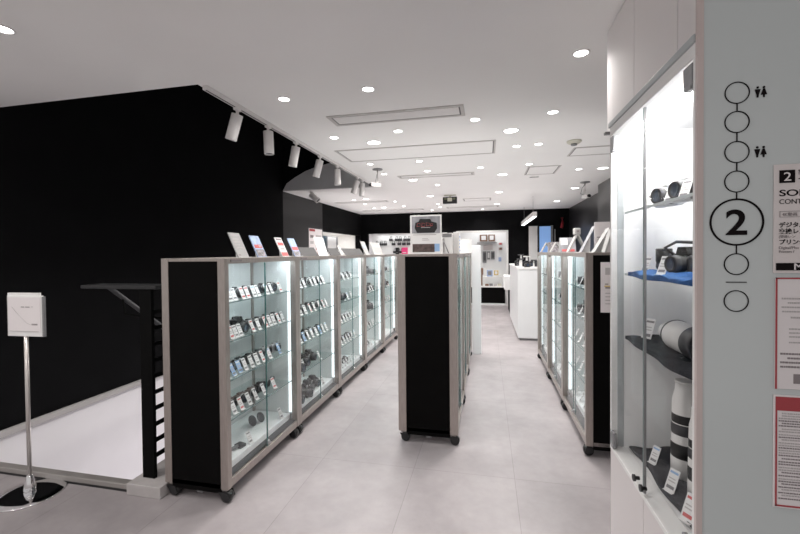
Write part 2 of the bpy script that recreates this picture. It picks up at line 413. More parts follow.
def cabinet(label, loc, rotz, W, D, near_end=None, far_end=None, double=False, levels=(.46, .71, .955, 1.2), group=None, detail=True, TOP=1.49, p=.05):
    """Front faces local +X at x=0, runs along local +Y for W, back at x=-D."""
    t = thing('display_cabinet', label, 'display cabinet', loc, (0, 0, rotz), group)
    fr = MB()
    for x0 in (-p, -D):
        for y0 in (0, W - .04):
            fr.box((x0, y0, .085), (x0 + p, y0 + .04, TOP), STEEL, .003)
    for x0, x1 in ((-p, -.0), (-D, -D + p)):
        fr.box((x0 + .004, p * .8, TOP - .035), (x1 - .004, W - p * .8, TOP), STEEL, .002)
        fr.box((x0 + .004, p * .8, .085), (x1 - .004, W - p * .8, .135), STEEL, .002)
    for y0 in (.0, W - .04):
        fr.box((-D + p, y0 + .004, TOP - .02), (-p, y0 + .036, TOP), STEEL, .002)
        fr.box((-D + p, y0 + .004, .085), (-p, y0 + .036, .115), STEELD, .002)
    fr.build('frame', t)
    MB().box((-D + p * .9, .03, TOP - .012), (-p * .9, W - .03, TOP - .003), GREYPL).build('top_panel', t)
    MB().box((-D + .02, .02, .10), (-.075, W - .02, .185), DECK, .003).build('deck', t); MB().box((-.075, .03, .10), (-.02, W - .03, .142), DKPL).build('door_track', t)
    if not double:
        bp = MB()
        bp.box((-D + .012, .03, .185), (-D + .022, W * .5 + .02, TOP - .035), BLUEPANEL); bp.box((-D + .026, W * .5 - .02, .185), (-D + .036, W - .03, TOP - .035), PALEPANEL)
        bp.box((-D + .036, W * .5 - .02, .185), (-D + .046, W * .5 + .025, TOP - .035), WHITEPAINT)
        bp.build('back_panel', t)
    for y0, m_ in ((0, near_end), (W, far_end)):
        e = MB(); sgn = 1 if y0 == 0 else -1
        ya, yb = sorted((y0 + sgn * .012, y0 + sgn * .018)); e.box((-D + p * .8, ya, .185), (-p * .8, yb, TOP - .02), PALEPANEL)
        if m_:
            yc, yd = sorted((y0 + sgn * .004, y0 + sgn * .012)); e.box((-D + p, yc, .06), (-p, yd, TOP - .02), BLACKPANEL)
        e.build('end_panel', t)
    fronts = [(-.012, 1)] + ([(-D + .012, -1)] if double else [])
    for xf, sg in fronts:
        for k in (0, 1):
            ya, yb = (.042, W * .5 + .012) if k == 0 else (W * .5 - .012, W - .042)
            xx = xf - sg * (.010 * (1 - k))
            d = MB(); d.box((xx - .002, ya + .003, .138), (xx + .002, yb - .003, TOP - .037), GLASS)
            edge_y = yb if k == 0 else ya
            d.box((xx - .003, edge_y - .002, .138), (xx + .003, edge_y + .002, TOP - .037), GEDGE)
            d = d.build('glass_door', t)
            if k == 0:
                lk = MB(); M = Matrix.Translation((xx + sg * .004, yb - .012, .16)) @ Matrix.Rotation(sg * PI / 2, 4, 'Y')
                lk.box((-.014, -.012, 0), (.014, .012, .012), SILVERPL, .003, M); lk.lathe([(.009, .012), (.009, .024), (.006, .027)], CHROME, M, 14); lk.build('lock', d)
    for z in levels:
        sh = MB(); sh.box((-D + .045, .025, z - .006), (-.055, W - .025, z), SHELFGLASS)
        sh.box((-.0555, .025, z - .0065), (-.052, W - .025, z + .0005), GEDGE2)
        sh.build('glass_shelf', t)
    ld = MB(); ld.box((-.10, .06, TOP - .022), (-.06, W - .06, TOP - .014), LEDMAT); ld.build('light_strip', t)
    for ya in (.030, W - .034):
        vs = MB(); vs.box((-.078, ya, .2), (-.054, ya + .004, TOP - .05), LEDSIDE); vs.build('light_strip', t)
    for x in (-.04, -D + .04):
        for y in (.03, W - .05): caster(t, x, y)
    if detail:
        MB().box((-.002, .06, TOP - .024), (.0015, .17, TOP - .010), INKG).build('name_plate', t)
        MB().box((-D * .55, .03, .03), (-D * .45, .05, .09), GREYPL, .003).build('levelling_foot', t)
    return t

LX, LW, LD, LTOP = -1.52, .93, .445, 1.479
LY = [2.07 + .93 * i for i in range(5)]
WHERE = ['nearest left cabinet', 'second left cabinet', 'third left cabinet', 'fourth left cabinet', 'fifth left cabinet']
for i, y in enumerate(LY):
    cabinet(['steel and glass display cabinet with black end panel, nearest in the left row', 'steel and glass display cabinet, second in the left row',
             'steel and glass display cabinet, third in the left row', 'steel and glass display cabinet, fourth in the left row', 'steel and glass display cabinet at the far end of the left row'][i],
            (LX, y, 0), 0, LW, LD, near_end=(i == 0), far_end=(i == 4), group='glass display cabinets in the left row', TOP=LTOP)
MX, MW, MD = -.222, .93, .472
MY = [3.055 + .93 * i for i in range(3)]
for i, y in enumerate(MY):
    cabinet(['double sided glass display cabinet with black end panel, front of the middle row', 'double sided glass display cabinet, second in the middle row', 'double sided glass display cabinet at the far end of the middle row'][i],
            (MX, y, 0), 0, MW, MD, near_end=(i == 0), far_end=(i == 2), double=True, group='glass display cabinets in the middle row', p=.064)
RX, RW, RD = .695, .93, .46
RY = [3.07 + .93 * i for i in range(3)]
for i, y in enumerate(RY):
    cabinet(['glass display cabinet with black end panel and white notice, front of the right row', 'glass display cabinet, second in the right row', 'glass display cabinet at the far end of the right row'][i],
            (RX, y + RW, 0), PI, RW, RD, near_end=(i == 2), far_end=(i == 0), group='glass display cabinets in the right row', detail=False)
wp = MB(); wp.box((-.215, 5.90, .0), (-.085, 6.0, 1.60), COUNTER, .006); tag(wp.build('white_end_board'), 'tall white upright board at the far end of the middle row', 'board')

# ------------------------------------------------------------------ products: master meshes
def card_mesh(w=.040, h=.085, style=0):
    m = MB(); ang = math.radians(24)
    M = Matrix.Rotation(-ang, 4, 'Y')         # leans back toward -X, faces +X
    m.box((-.0012, -w / 2, 0), (.0012, w / 2, h), CARDBLUE if style == 2 else CARDW, 0, M)
    ink = {0: CARDINK, 1: CARDRED, 2: CARDW, 3: CARDBLUE}[style]
    m.box((.0012, -w * .40, h * .80), (.0017, w * .40, h * .90), ink, 0, M)
    m.box((.0012, -w * .36, h * .55), (.0017, w * .30, h * .60), INKPALE, 0, M); m.box((.0012, -w * .36, h * .42), (.0017, w * .36, h * .47), INKPALE, 0, M)
    m.box((.0012, -w * .36, h * .12), (.0017, w * .38, h * .26), CARDINK if style != 1 else CARDRED, 0, M)
    m.box((0, -w / 2, 0), (.012, w / 2, .0012), CARDW)
    return m.mesh('price_card')
CARD = [card_mesh(style=k) for k in range(4)]
CARDN = ['white price card', 'white and red price card', 'blue price card', 'white and blue price card']
def compact_mesh(bm_, trim):
    m = MB()
    m.box((-.018, -.050, 0), (.014, .050, .062), bm_, .008); m.box((.010, .028, .004), (.022, .048, .056), trim, .005)
    m.lathe([(.007, 0), (.007, .006)], SILVERPL, Matrix.Translation((-.002, .034, .062)), 12)
    m.box((-.012, -.02, .060), (.008, .006, .070), bm_, .003)
    return m.mesh('body')
def lens_mesh(r=.026, L=.028):
    m = MB(); M = Matrix.Rotation(PI / 2, 4, 'Y')
    m.lathe([(r * 1.08, 0), (r * 1.08, .006), (r, .008), (r, L * .6), (r * .94, L * .62), (r * .94, L), (r * .75, L), (r * .7, L - .004), (.001, L - .003)], BLACKPL, M, 20,
            mats=[SILVERPL, SILVERPL, BLACKPL, DKPL, DKPL, BLACKPL, BLACKPL, LENSG]); return m.mesh('lens')
def slr_mesh():
    m = MB()
    m.box((-.025, -.060, 0), (.015, .060, .078), BLACKPL, .010); m.box((.004, .034, 0), (.038, .062, .072), DKPL, .012)
    m.prism([(-.030, .070), (.030, .070), (.018, .102), (-.018, .102)], .045, BLACKPL, Matrix.Translation((-.02, 0, 0)) @ Matrix(((0, 0, 1, 0), (1, 0, 0, 0), (0, 1, 0, 0), (0, 0, 0, 1))))
    m.lathe([(.010, 0), (.010, .008)], DKPL, Matrix.Translation((-.004, .042, .078)), 14); m.lathe([(.012, 0), (.012, .010)], DKPL, Matrix.Translation((-.006, -.042, .078)), 14)
    return m.mesh('body')
B_BLACK, B_GREY, B_BROWN, B_SILVER = compact_mesh(BLACKPL, DKPL), compact_mesh(DKPL, BLACKPL), compact_mesh(BROWNPL, BLACKPL), compact_mesh(SILVERPL, BLACKPL)
B_SLR = slr_mesh(); L_S, L_M, L_L = lens_mesh(), lens_mesh(.033, .055), lens_mesh(.036, .10)
KINDS = {'k': ('black compact camera', B_BLACK, L_S, .014), 'g': ('charcoal compact camera', B_GREY, L_S, .014), 'n': ('brown compact camera', B_BROWN, L_S, .014),
         's': ('silver compact camera', B_SILVER, L_S, .014), 'R': ('black system camera', B_SLR, L_M, .015), 'T': ('black camera with long lens', B_SLR, L_L, .015)}
def camera_at(kind, loc, rotz, label, group, scale_=1.12):
    nm, b, l, off = KINDS[kind]
    t = thing('camera', label, 'camera', loc, (0, 0, rotz), group)
    t.scale = (scale_, scale_, scale_)
    shared('body', b, parent=t); shared('lens', l, (off, 0, .034 if kind not in 'RT' else .038), parent=t)
    return t
def upright_lens(loc, label, group, r=.032, h=.12, white=False):
    t = thing('camera_lens', label, 'lens', loc, (0, 0, 0), group)
    a, b = (LENSW, BLACKPL) if white else (BLACKPL, DKPL)
    MB().lathe([(r * .8, 0), (r * .8, h * .12), (r * .92, h * .14), (r * .92, h * .45), (r, h * .5), (r, h)], a, n=20).build('barrel', t)
    MB().lathe([(r * .95, h * .20), (r * .97, h * .20), (r * .97, h * .38), (r * .95, h * .38)], b, n=20).build('zoom_ring', t)
    MB().lathe([(r * 1.0, h), (r * 1.0, h + .006), (r * .9, h + .008)], BLACKPL, n=20).build('lens_cap', t)
    return t

SHN = {1.2: 'top shelf', .955: 'second shelf', .71: 'third shelf', .46: 'fourth shelf', .186: 'white base'}
def stock(cab, where, row_z, cards, cams, x_front, base_y, depth_dir, gname):
    """cards: list of (frac, style); cams: list of (frac, kind). x_front = face of the cabinet."""
    rot = 0 if depth_dir < 0 else PI
    for n, (fr_, st) in enumerate(sorted(cards), 1):
        o = shared('price_card', CARD[st], (x_front + depth_dir * (.085 + random.uniform(0, .008)), base_y + fr_ * .93, row_z), (0, 0, rot + random.uniform(-.12, .12)))
        tag(o, f'{CARDN[st]} on {SHN[row_z]} of {where}, {NTH[n]} from near end', 'price card', 'price cards ' + gname)
    for n, (fr_, kd) in enumerate(sorted(cams), 1):
        x = x_front + depth_dir * (.16 + random.uniform(0, .02)); y = base_y + fr_ * .93
        lab = f'{KINDS[kd][0]} on {SHN[row_z]} of {where}, {NTH[n]} from near end'
        camera_at(kd, (x, y, row_z), rot + random.uniform(-.2, .2), lab, 'cameras ' + gname)
def C(fr_, styles=None): return [(f_, (styles[i % len(styles)] if styles else 0)) for i, f_ in enumerate(fr_)]

G = 'in the left row'
# nearest cabinet
i = 0
stock(i, WHERE[0], 1.2, C([.13, .20, .251, .343, .404, .485, .546, .666, .744, .883], [0, 3, 0, 1, 1, 3]), [(.10, 'k'), (.23, 'k'), (.36, 'k'), (.48, 'k'), (.60, 'k'), (.72, 'k'), (.85, 'k')], LX, LY[0], -1, G)
stock(i, WHERE[0], .955, C([.14, .213, .259, .311, .471, .546, .652, .716, .78, .853, .917], [0, 1, 0, 0, 1]), [(.14, 'k'), (.26, 'g'), (.39, 'R'), (.53, 'k'), (.65, 'k'), (.77, 'k'), (.89, 'k')], LX, LY[0], -1, G)
stock(i, WHERE[0], .71, C([.15, .226, .30, .365, .441, .515, .594, .692, .853], [3, 2, 2, 0, 0, 0, 1]), [(.13, 'k'), (.26, 'k'), (.39, 'k'), (.51, 'k'), (.64, 'k'), (.77, 's'), (.89, 's')], LX, LY[0], -1, G)
stock(i, WHERE[0], .46, C([.15, .226, .303, .404, .5, .61, .761], [0, 0, 1, 0]), [(.16, 'n'), (.28, 'n'), (.40, 'n'), (.52, 'n'), (.65, 'k')], LX, LY[0], -1, G)
stock(i, WHERE[0], .186, C([.404, .86]), [], LX, LY[0], -1, G)
# second cabinet
stock(1, WHERE[1], 1.2, C([.25, .34, .50, .60, .70, .80], [0]), [(.10, 'R'), (.23, 'k'), (.40, 'k'), (.54, 'k'), (.68, 'k'), (.82, 'k')], LX, LY[1], -1, G)
stock(1, WHERE[1], .955, C([.26, .36, .48, .58, .70, .80, .89], [0, 0, 1]), [(.12, 'k'), (.24, 'R'), (.42, 'k'), (.56, 'k'), (.70, 'k'), (.84, 'k')], LX, LY[1], -1, G)
stock(1, WHERE[1], .71, C([.16, .25, .34, .43, .52, .61, .70, .79, .88], [3, 0, 2, 0]), [(.2, 'k'), (.34, 'k'), (.48, 'k'), (.62, 'g'), (.78, 'k')], LX, LY[1], -1, G)
stock(1, WHERE[1], .46, C([.20, .32, .68], [0]), [(.22, 'T'), (.40, 'R'), (.58, 'R')], LX, LY[1], -1, G)
stock(1, WHERE[1], .186, C([.22, .35, .50, .75], [0]), [(.18, 'T'), (.34, 'T'), (.50, 'R'), (.66, 'R')], LX, LY[1], -1, G)
# third cabinet
stock(2, WHERE[2], 1.2, C([.42, .56, .70], [0]), [(.34, 'k'), (.48, 'k'), (.62, 'k'), (.76, 'k')], LX, LY[2], -1, G)
stock(2, WHERE[2], .955, C([.44, .58, .72], [0, 3]), [(.40, 'R'), (.56, 'k')], LX, LY[2], -1, G)
stock(2, WHERE[2], .71, C([.34, .44, .54, .64, .74, .84], [0]), [(.44, 's'), (.58, 's'), (.72, 's')], LX, LY[2], -1, G)
stock(2, WHERE[2], .46, C([.34, .44, .54, .64, .74, .84], [0, 3]), [(.5, 'g'), (.7, 'g')], LX, LY[2], -1, G)
stock(2, WHERE[2], .186, C([.34, .44, .54, .64, .74, .84], [0]), [(.6, 'g')], LX, LY[2], -1, G)
# fourth and fifth
stock(3, WHERE[3], 1.2, C([.5, .68], [0]), [(.46, 'R'), (.62, 'T')], LX, LY[3], -1, G)
stock(3, WHERE[3], .955, C([.46, .58, .70, .80], [0]), [(.46, 'R'), (.60, 'k'), (.76, 'R')], LX, LY[3], -1, G)
stock(3, WHERE[3], .71, C([.50, .62, .74], [0, 1]), [(.48, 'T'), (.66, 'R')], LX, LY[3], -1, G)
stock(3, WHERE[3], .46, C([.46, .58, .70, .80], [0]), [(.6, 's')], LX, LY[3], -1, G)
stock(3, WHERE[3], .186, C([.46, .60, .74], [0]), [(.55, 'k')], LX, LY[3], -1, G)
stock(4, WHERE[4], 1.2, C([.56, .72], [0]), [(.56, 'R')], LX, LY[4], -1, G)
stock(4, WHERE[4], .955, C([.54, .68], [0, 1]), [(.54, 'R'), (.68, 'R')], LX, LY[4], -1, G)
stock(4, WHERE[4], .71, C([.54, .66, .78], [1, 0]), [(.6, 'k')], LX, LY[4], -1, G)
stock(4, WHERE[4], .46, C([.54, .66], [0]), [(.6, 'g')], LX, LY[4], -1, G)
# loose accessories lying on the white base of the nearest cabinet
a = thing('selfie_grip', 'grey folding grip lying on white base of nearest left cabinet', 'camera grip', (LX - .165, LY[0] + .17, .186), (0, 0, math.radians(78)))
MB().tube([(0, -.02, .014), (.05, 0, .016), (.13, .0, .016)], .012, GREYPL).build('arm', a); MB().box((.125, -.03, .0), (.175, .03, .022), DKPL, .004).build('clamp', a)
a = thing('lens_caps', 'two dark round lens caps clipped together on white base of nearest left cabinet', 'lens caps', (LX - .24, LY[0] + .62, .186))
M = Matrix.Translation((0, 0, .04)) @ Matrix.Rotation(math.radians(62), 4, 'Y'); mm = MB(); mm.lathe([(.038, 0), (.042, .004), (.040, .010), (.02, .012)], DKPL, M, 24); mm.build('cap', a)
M = Matrix.Translation((.02, .08, .037)) @ Matrix.Rotation(math.radians(58), 4, 'Y'); mm = MB(); mm.lathe([(.036, 0), (.040, .004), (.038, .010), (.02, .012)], DKPL, M, 24); mm.build('cap', a)
a = thing('shoulder_strap', 'black rolled strap lying on fourth shelf of nearest left cabinet', 'strap', (LX - .18, LY[0] + .76, .46), (0, 0, .3))
MB().tube([(0, -.1, .012), (.01, -.03, .016), (-.005, .04, .014), (.01, .12, .02)], .012, BLACKPL).build('webbing', a); MB().box((-.012, .09, .004), (.02, .125, .034), DKPL, .004).build('pad', a)

# middle row, right-hand side; right row, aisle side
for ci, (y0, where) in enumerate(zip(MY, ['front middle cabinet', 'second middle cabinet', 'far middle cabinet'])):
    for z in (1.2, .955, .71, .46, .186):
        stock(0, where, z, C([.2, .4, .6, .8], [0, 3] if ci else [0]), [(.3, 'k'), (.55, 'R' if z > 1 else 's'), (.78, 'k')] if z > .3 else [(.4, 'g')], MX, y0, -1, 'in the middle row')
for ci, (y0, where) in enumerate(zip(RY, ['front right cabinet', 'second right cabinet', 'far right cabinet'])):
    for z in (1.2, .955, .71, .46, .186):
        cams = [(.22, 's'), (.45, 'k'), (.72, 'R')] if z > .9 else [(.3, 's'), (.62, 's')]
        stock(0, where, z, C([.14, .32, .5, .68, .86], [0]), cams, RX, y0, 1, 'in the right row')
for ci, (y0, where) in enumerate(zip(RY, ['front right cabinet', 'second right cabinet', 'far right cabinet'])):
    for k, fy in enumerate((.2, .5, .8)):
        b = MB(); b.box((-.05, -.09, 0), (.05, .09, .2), DKPL if k % 2 == 0 else GREYPL, .004); b.box((-.051, -.07, .06), (-.0495, .07, .14), INKPALE)
        tag(b.build('product_box', loc=(RX + .30, y0 + fy * .93, .71)), f'dark product box on third shelf of {where}, {NTH[k+1]} from near end', 'box', 'product boxes in the right row')

# ------------------------------------------------------------------ signs on the cabinet tops
def leaning_sign(name, label, cat, loc, w, h, lean, face, rotz=0, deco=None, group=None, foot=True):
    """board leans back (top toward local -X), faces local +X"""
    t = thing(name, label, cat, loc, (0, 0, rotz), group); a = math.radians(lean); M = Matrix.Rotation(-a, 4, 'Y')
    MB().box((-.003, -w / 2, 0), (.003, w / 2, h), face, 0, M).build('board', t)
    if foot:
        k = MB(); k.box((0, -w / 2, 0), (.02, w / 2, .003), WHITEPL)
        k.prism([(-.001, 0), (-math.sin(a) * h * .7, 0), (-math.sin(a) * h * .7 - .004, math.cos(a) * h * .7)], .012, WHITEPL, Matrix.Translation((0, .006, 0)) @ Matrix.Rotation(PI / 2, 4, 'X')); k.build('support', t)
    if deco:
        d = MB()
        for (y0, y1, z0, z1, m_) in deco: d.box((.003, -w / 2 + y0 * w, z0 * h), (.0042, -w / 2 + y1 * w, z1 * h), m_, 0, M)
        d.build('printing', t)
    return t
lines = [(.1, .9, .88, .93, INKPALE), (.15, .7, .72, .76, INKPALE), (.15, .8, .60, .64, INKPALE), (.15, .6, .48, .52, INKPALE), (.15, .8, .36, .40, INKPALE), (.1, .3, .08, .12, INKG)]
leaning_sign('tabletop_sign', 'white sign with faint text, front end of the left row top', 'sign', (-1.545, 2.30, LTOP), .115, .178, 25, SIGNW, deco=lines, group='signs on the left row')
leaning_sign('tabletop_sign', 'blue and red photo sign, second from front on left row top', 'sign', (-1.545, 2.52, LTOP), .112, .166, 25, SKYP,
             deco=[(.1, .9, .42, .58, CARDRED), (.05, .95, .03, .36, MULTI), (.55, .85, .46, .55, CARDW)], group='signs on the left row')
leaning_sign('tabletop_sign', 'white sign with red text at joint of first two left cabinets', 'sign', (-1.545, 2.85, LTOP), .10, .165, 25, CARDW,
             deco=[(.1, .9, .86, .95, INKG), (.1, .9, .58, .74, CARDRED), (.2, .8, .36, .46, INKPALE), (.05, .95, .03, .22, CARDRED)], group='signs on the left row')
leaning_sign('tabletop_sign', 'sky blue photo sign with red band on second left cabinet', 'sign', (-1.545, 3.06, LTOP), .112, .166, 25, SKYP,
             deco=[(.05, .95, .34, .52, CARDRED), (.05, .95, .03, .28, MULTI)], group='signs on the left row')
leaning_sign('tabletop_sign', 'white framed sign between the grey boards on second left cabinet', 'sign', (-1.55, 3.60, LTOP), .22, .185, 17, CARDW,
             deco=[(.15, .85, .55, .9, PALEPANEL), (.2, .7, .2, .45, PALEPANEL)], group='signs on the left row')
leaning_sign('tabletop_sign', 'narrow white sign between grey boards on third left cabinet', 'sign', (-1.55, 4.12, LTOP), .09, .12, 26, SIGNW, group='signs on the left row')
leaning_sign('tabletop_sign', 'white sign with blue mark on fourth left cabinet', 'sign', (-1.55, 5.05, LTOP), .18, .19, 22, SIGNW, deco=[(.2, .8, .5, .8, SKYP)], group='signs on the left row')
leaning_sign('tabletop_sign', 'broad white sign on the far end of left row top', 'sign', (-1.55, 5.62, LTOP), .50, .19, 22, SIGNW, deco=[(.1, .9, .6, .8, INKPALE)], group='signs on the left row')
for y, w_, lab in ((3.29, .36, 'grey slanted board on second left cabinet, left of the white framed sign'), (3.91, .28, 'grey slanted board on third left cabinet, left of the narrow sign'), (4.53, .66, 'grey slanted board on third left cabinet, right of the narrow sign')):
    leaning_sign('slanted_board', lab, 'board', (-1.54, y, LTOP), w_, .095, 36, GREYB, group='grey slanted boards on the left row', foot=False)

# middle row: poster board and white boxes
p = thing('poster_board', 'acrylic board with camera photo poster standing on the front middle cabinet', 'poster', (-.507, 3.35, TOP))
MB().box((-.135, -.004, 0), (.135, .004, .33), WHITEPL, .002).build('board', p)
ph = MB(); ph.box((-.120, -.006, .175), (.122, -.004, .318), GREYPHOTO)
ph.prism([(-.075, .18), (.075, .18), (.098, .215), (.095, .262), (.05, .275), (.04, .296), (-.05, .298), (-.06, .276), (-.09, .265), (-.095, .22)], .0015, BLACKPL, Matrix.Translation((0, -.006, 0)) @ Matrix.Rotation(PI / 2, 4, 'X'))
for (x0, x1, z0, z1) in ((-.075, -.045, .232, .262), (-.035, -.005, .232, .262), (.005, .035, .236, .264), (.042, .06, .236, .258)):
    ph.tube([(x0, -.0085, z0), (x0 + .004, -.0085, z1), (x1, -.0085, z1 - .004), (x1 - .003, -.0085, z0 + .003), (x0, -.0085, z0)], .0016, CARDRED, 5)
ph.box((-.04, -.0085, .222), (.04, -.0075, .226), INKPALE); ph.build('camera_photo', p)
lo = MB(); lo.box((-.11, -.0055, .16), (.09, -.0045, .166), INKPALE); lo.box((-.03, -.0055, .115), (.03, -.0045, .12), INKPALE); lo.box((-.03, -.0055, .128), (.02, -.0045, .132), INKPALE); lo.build('printing', p)
st = MB(); st.box((-.115, -.006, .015), (.075, -.004, .085), DARKPHOTO); st.box((.075, -.006, .02), (.118, -.004, .085), CARDBLUE); st.build('photo_strip', p)
MB().box((-.13, -.03, 0), (.13, .03, .006), WHITEPL).build('foot', p)
b = MB(); b.box((-.375, 3.38, TOP), (-.285, 3.56, 1.665), WHITEPL, .003); b.box((-.37, 3.378, 1.63), (-.29, 3.38, 1.662), GREYPL); b.box((-.362, 3.376, 1.62), (-.355, 3.38, 1.5), INKG, 0, Matrix())
tag(b.build('white_box'), 'white box with grey label beside the camera poster board', 'box')
b = MB(); b.box((-.283, 3.44, TOP), (-.232, 3.60, 1.675), WHITEPL, .003)
for k in range(5): b.box((-.232, 3.46, 1.51 + k * .03), (-.2305, 3.58, 1.522 + k * .03), SKYP)
tag(b.build('white_box'), 'white box with blue printed stripes on the front middle cabinet', 'box')
a = thing('pen_stylus', 'grey stylus rod leaning against white box on middle row', 'stylus', (-.315, 3.36, TOP)); MB().cyl((0, 0, .004), (-.05, .012, .125), .004, GREYPL, n=10).build('rod', a)
leaning_sign('tabletop_sign', 'white tilted sign on second middle cabinet top', 'sign', (-.34, 4.35, TOP), .26, .17, 28, SIGNW, rotz=-PI / 2 + .1, deco=[(.1, .9, .7, .8, INKPALE)])
leaning_sign('tabletop_sign', 'white tilted sign on far middle cabinet top', 'sign', (-.33, 5.3, TOP), .28, .22, 30, SIGNW, rotz=-PI / 2 + .1, deco=[(.1, .9, .7, .8, INKPALE)])
# right row: tents and leaning boards
def tent(label, y, h, w, m_=SIGNW, dk=None, x=.86, lean=20, gap=None):
    t = thing('tent_card', label, 'tent card', (x, y, TOP), (0, 0, 0), 'display cards on the right row'); a = math.radians(lean)
    g_ = math.sin(a) * h
    MB().box((-w / 2, -.002, 0), (w / 2, .002, h), m_, 0, Matrix.Translation((0, -g_, 0)) @ Matrix.Rotation(-a, 4, 'X')).build('front_leaf', t)
    MB().box((-w / 2, -.002, 0), (w / 2, .002, h), CARDW, 0, Matrix.Translation((0, g_, 0)) @ Matrix.Rotation(a, 4, 'X')).build('rear_leaf', t)
    if dk:
        d = MB()
        for (u0, u1, v0, v1, mm_) in dk: d.box((-w / 2 + u0 * w, -.0035, v0 * h), (-w / 2 + u1 * w, -.002, v1 * h), mm_, 0, Matrix.Translation((0, -g_, 0)) @ Matrix.Rotation(-a, 4, 'X'))
        d.build('printing', t)
    return t
def aframe(label, y, h, w, top=None, x=.86, m_=SIGNW, spread=.07):
    """folded sign seen edge-on from the aisle: two leaves spread along X, open faces along Y"""
    t = thing('tent_card', label, 'tent card', (x, y, TOP), (0, 0, 0), 'display cards on the right row'); a = math.atan2(spread, h)
    for sg, nm in ((1, 'rear_leaf'), (-1, 'front_leaf')):
        MB().box((-.006, -w / 2, 0), (.006, w / 2, h / math.cos(a)), m_, 0, Matrix.Translation((sg * spread, 0, 0)) @ Matrix.Rotation(-sg * a, 4, 'Y')).build(nm, t)
    if top == 'round':
        k = MB(); k.box((-.028, -w / 2, h - .01), (.028, w / 2, h + .055), m_, .008); k.box((-.013, -w / 2 - .001, h + .012), (.013, -w / 2, h + .034), INKG); k.build('header', t)
    return t
aframe('small white folded card on far end of the right row', 5.75, .13, .1, x=.80)
tent('dark photo card in a frame on the far right cabinet', 5.45, .14, .16, MULTI, x=.86)
aframe('white folded card before the dark photo card, right row', 5.15, .12, .1, x=.83)
tent('white card with grey picture and pale edge on second right cabinet', 4.62, .17, .16, GREYPHOTO, [(.05, .5, .5, .95, CARDW), (.1, .9, .05, .2, CARDRED)], x=.86)
aframe('white folded sign with square header on second right cabinet', 4.15, .18, .10, 'round', x=.86, spread=.085)
leaning_sign('tabletop_sign', 'grey board leaning right on front right cabinet', 'sign', (.80, 3.72, TOP), .10, .25, 26, GREYPHOTO, group=None)
leaning_sign('tabletop_sign', 'white board leaning right at front end of right row', 'sign', (.83, 3.42, TOP), .10, .22, 30, SIGNW, group=None)
for o in list(col.objects):
    if o.get('label', '').endswith(('front right cabinet', 'end of right row')) and o.get('category') == 'sign': o.rotation_euler = (0, 0, PI)
aframe('white folded card by front corner of the right row', 3.2, .17, .09, x=.90, spread=.05)
n = thing('wall_notice', 'white notice sheet standing above the front right cabinet end', 'notice', (.945, 3.55, TOP)); MB().box((-.075, -.003, 0), (.075, .003, .25), PAPER).build('sheet', n)
k = MB(); k.box((-.055, -.004, .12), (.05, -.003, .128), INKG); k.box((-.055, -.004, .10), (.03, -.003, .106), INKPALE); k.build('printing', n)
n = thing('end_notice', 'white notice with small symbols on black end of the right row', 'notice', (.845, 3.0735, 1.06))
MB().box((-.05, -.003, 0), (.07, 0, .36), PAPER).build('sheet', n)
k = MB(); k.box((-.02, -.0045, .27), (.06, -.003, .32), INKPALE); k.build('printed_symbol', n); k = MB(); k.box((-.022, -.0045, .20), (.0, -.003, .207), INKG); k.box((-.026, -.0045, .185), (.012, -.003, .192), mat('ink_yellow', (.6, .42, .08), .6, var=.05)); k.box((-.02, -.0045, .172), (.02, -.003, .182), INKG)
for z in (.06, .085, .11, .135): k.box((-.02, -.0045, z), (.05, -.003, z + .006), INKPALE)
k.build('printing', n)
# poster on the grey pier
n = thing('pier_poster', 'white poster with red header on the dark grey pier', 'poster', (XL, 7.72, 1.34))
MB().box((0, 0, 0), (.006, .68, .70), PAPER).build('sheet', n)
k = MB(); k.box((.006, .02, .64), (.008, .3, .69), RED)
for q in range(4):
    k.box((.006, .06, .50 - q * .13), (.008, .22, .56 - q * .13), INKG if q == 0 else INKPALE); k.box((.006, .34, .50 - q * .13), (.008, .62, .57 - q * .13), CARDRED if q > 1 else INKPALE)
k.build('printing', n)

# ------------------------------------------------------------------ built-in case on the right
case = thing('built_in_display_case', 'white built-in display case with two glass doors beside the grey panel', 'display case', (.494, 1.0895, 0))
CW, CD = .675, .36
k = MB(); k.box((0, .004, .0), (.02, .325, .69), CUPBD, .0015); k.build('lower_panel', case)
k = MB(); k.box((0, .328, .0), (.02, CW, .69), CUPBD, .0015); k.build('lower_panel', case)
k = MB(); k.box((.02, .004, 0), (CD, CW, .69), CUPBD); k.build('plinth', case)
k = MB(); k.box((-.002, .0, .69), (.06, CW, .705), WHITEPL, .002); k.box((.06, 0, .69), (CD, CW, .70), CASEIN); k.build('sill', case)
k = MB(); k.box((-.002, 0, 1.965), (.06, CW, 2.0), WHITEPL, .002); k.box((-.006, 0, 2.0), (.06, CW + .01, 2.02), GREYSTRIP, .002); k.box((-.001, 0, .705), (.022, .012, 1.965), WHITEPL); k.box((-.001, CW - .012, .705), (.022, CW, 1.965), WHITEPL)
k.build('frame', case)
k = MB(); k.box((.06, 0, 1.975), (CD, CW, 2.0), CASEIN); k.box((CD, 0, .69), (CD + .02, CW, 2.0), CASEIN); k.box((.045, CW - .012, .7), (CD, CW, 1.975), CASEIN); k.box((.022, 0, .7), (CD, .012, 1.975), CASEIN)
k.build('interior', case)
k = MB(); k.box((.022, CW - .014, .705), (.045, CW - .001, 1.965), GREYSTRIP); k.build('side_strip', case)
k = MB(); k.box((.07, .03, 1.955), (.12, CW - .03, 1.972), LEDCASE); k.build('light_strip', case)
k = MB(); k.box((.022, CW - .10, .72), (.03, CW - .088, 1.95), LEDCASE)
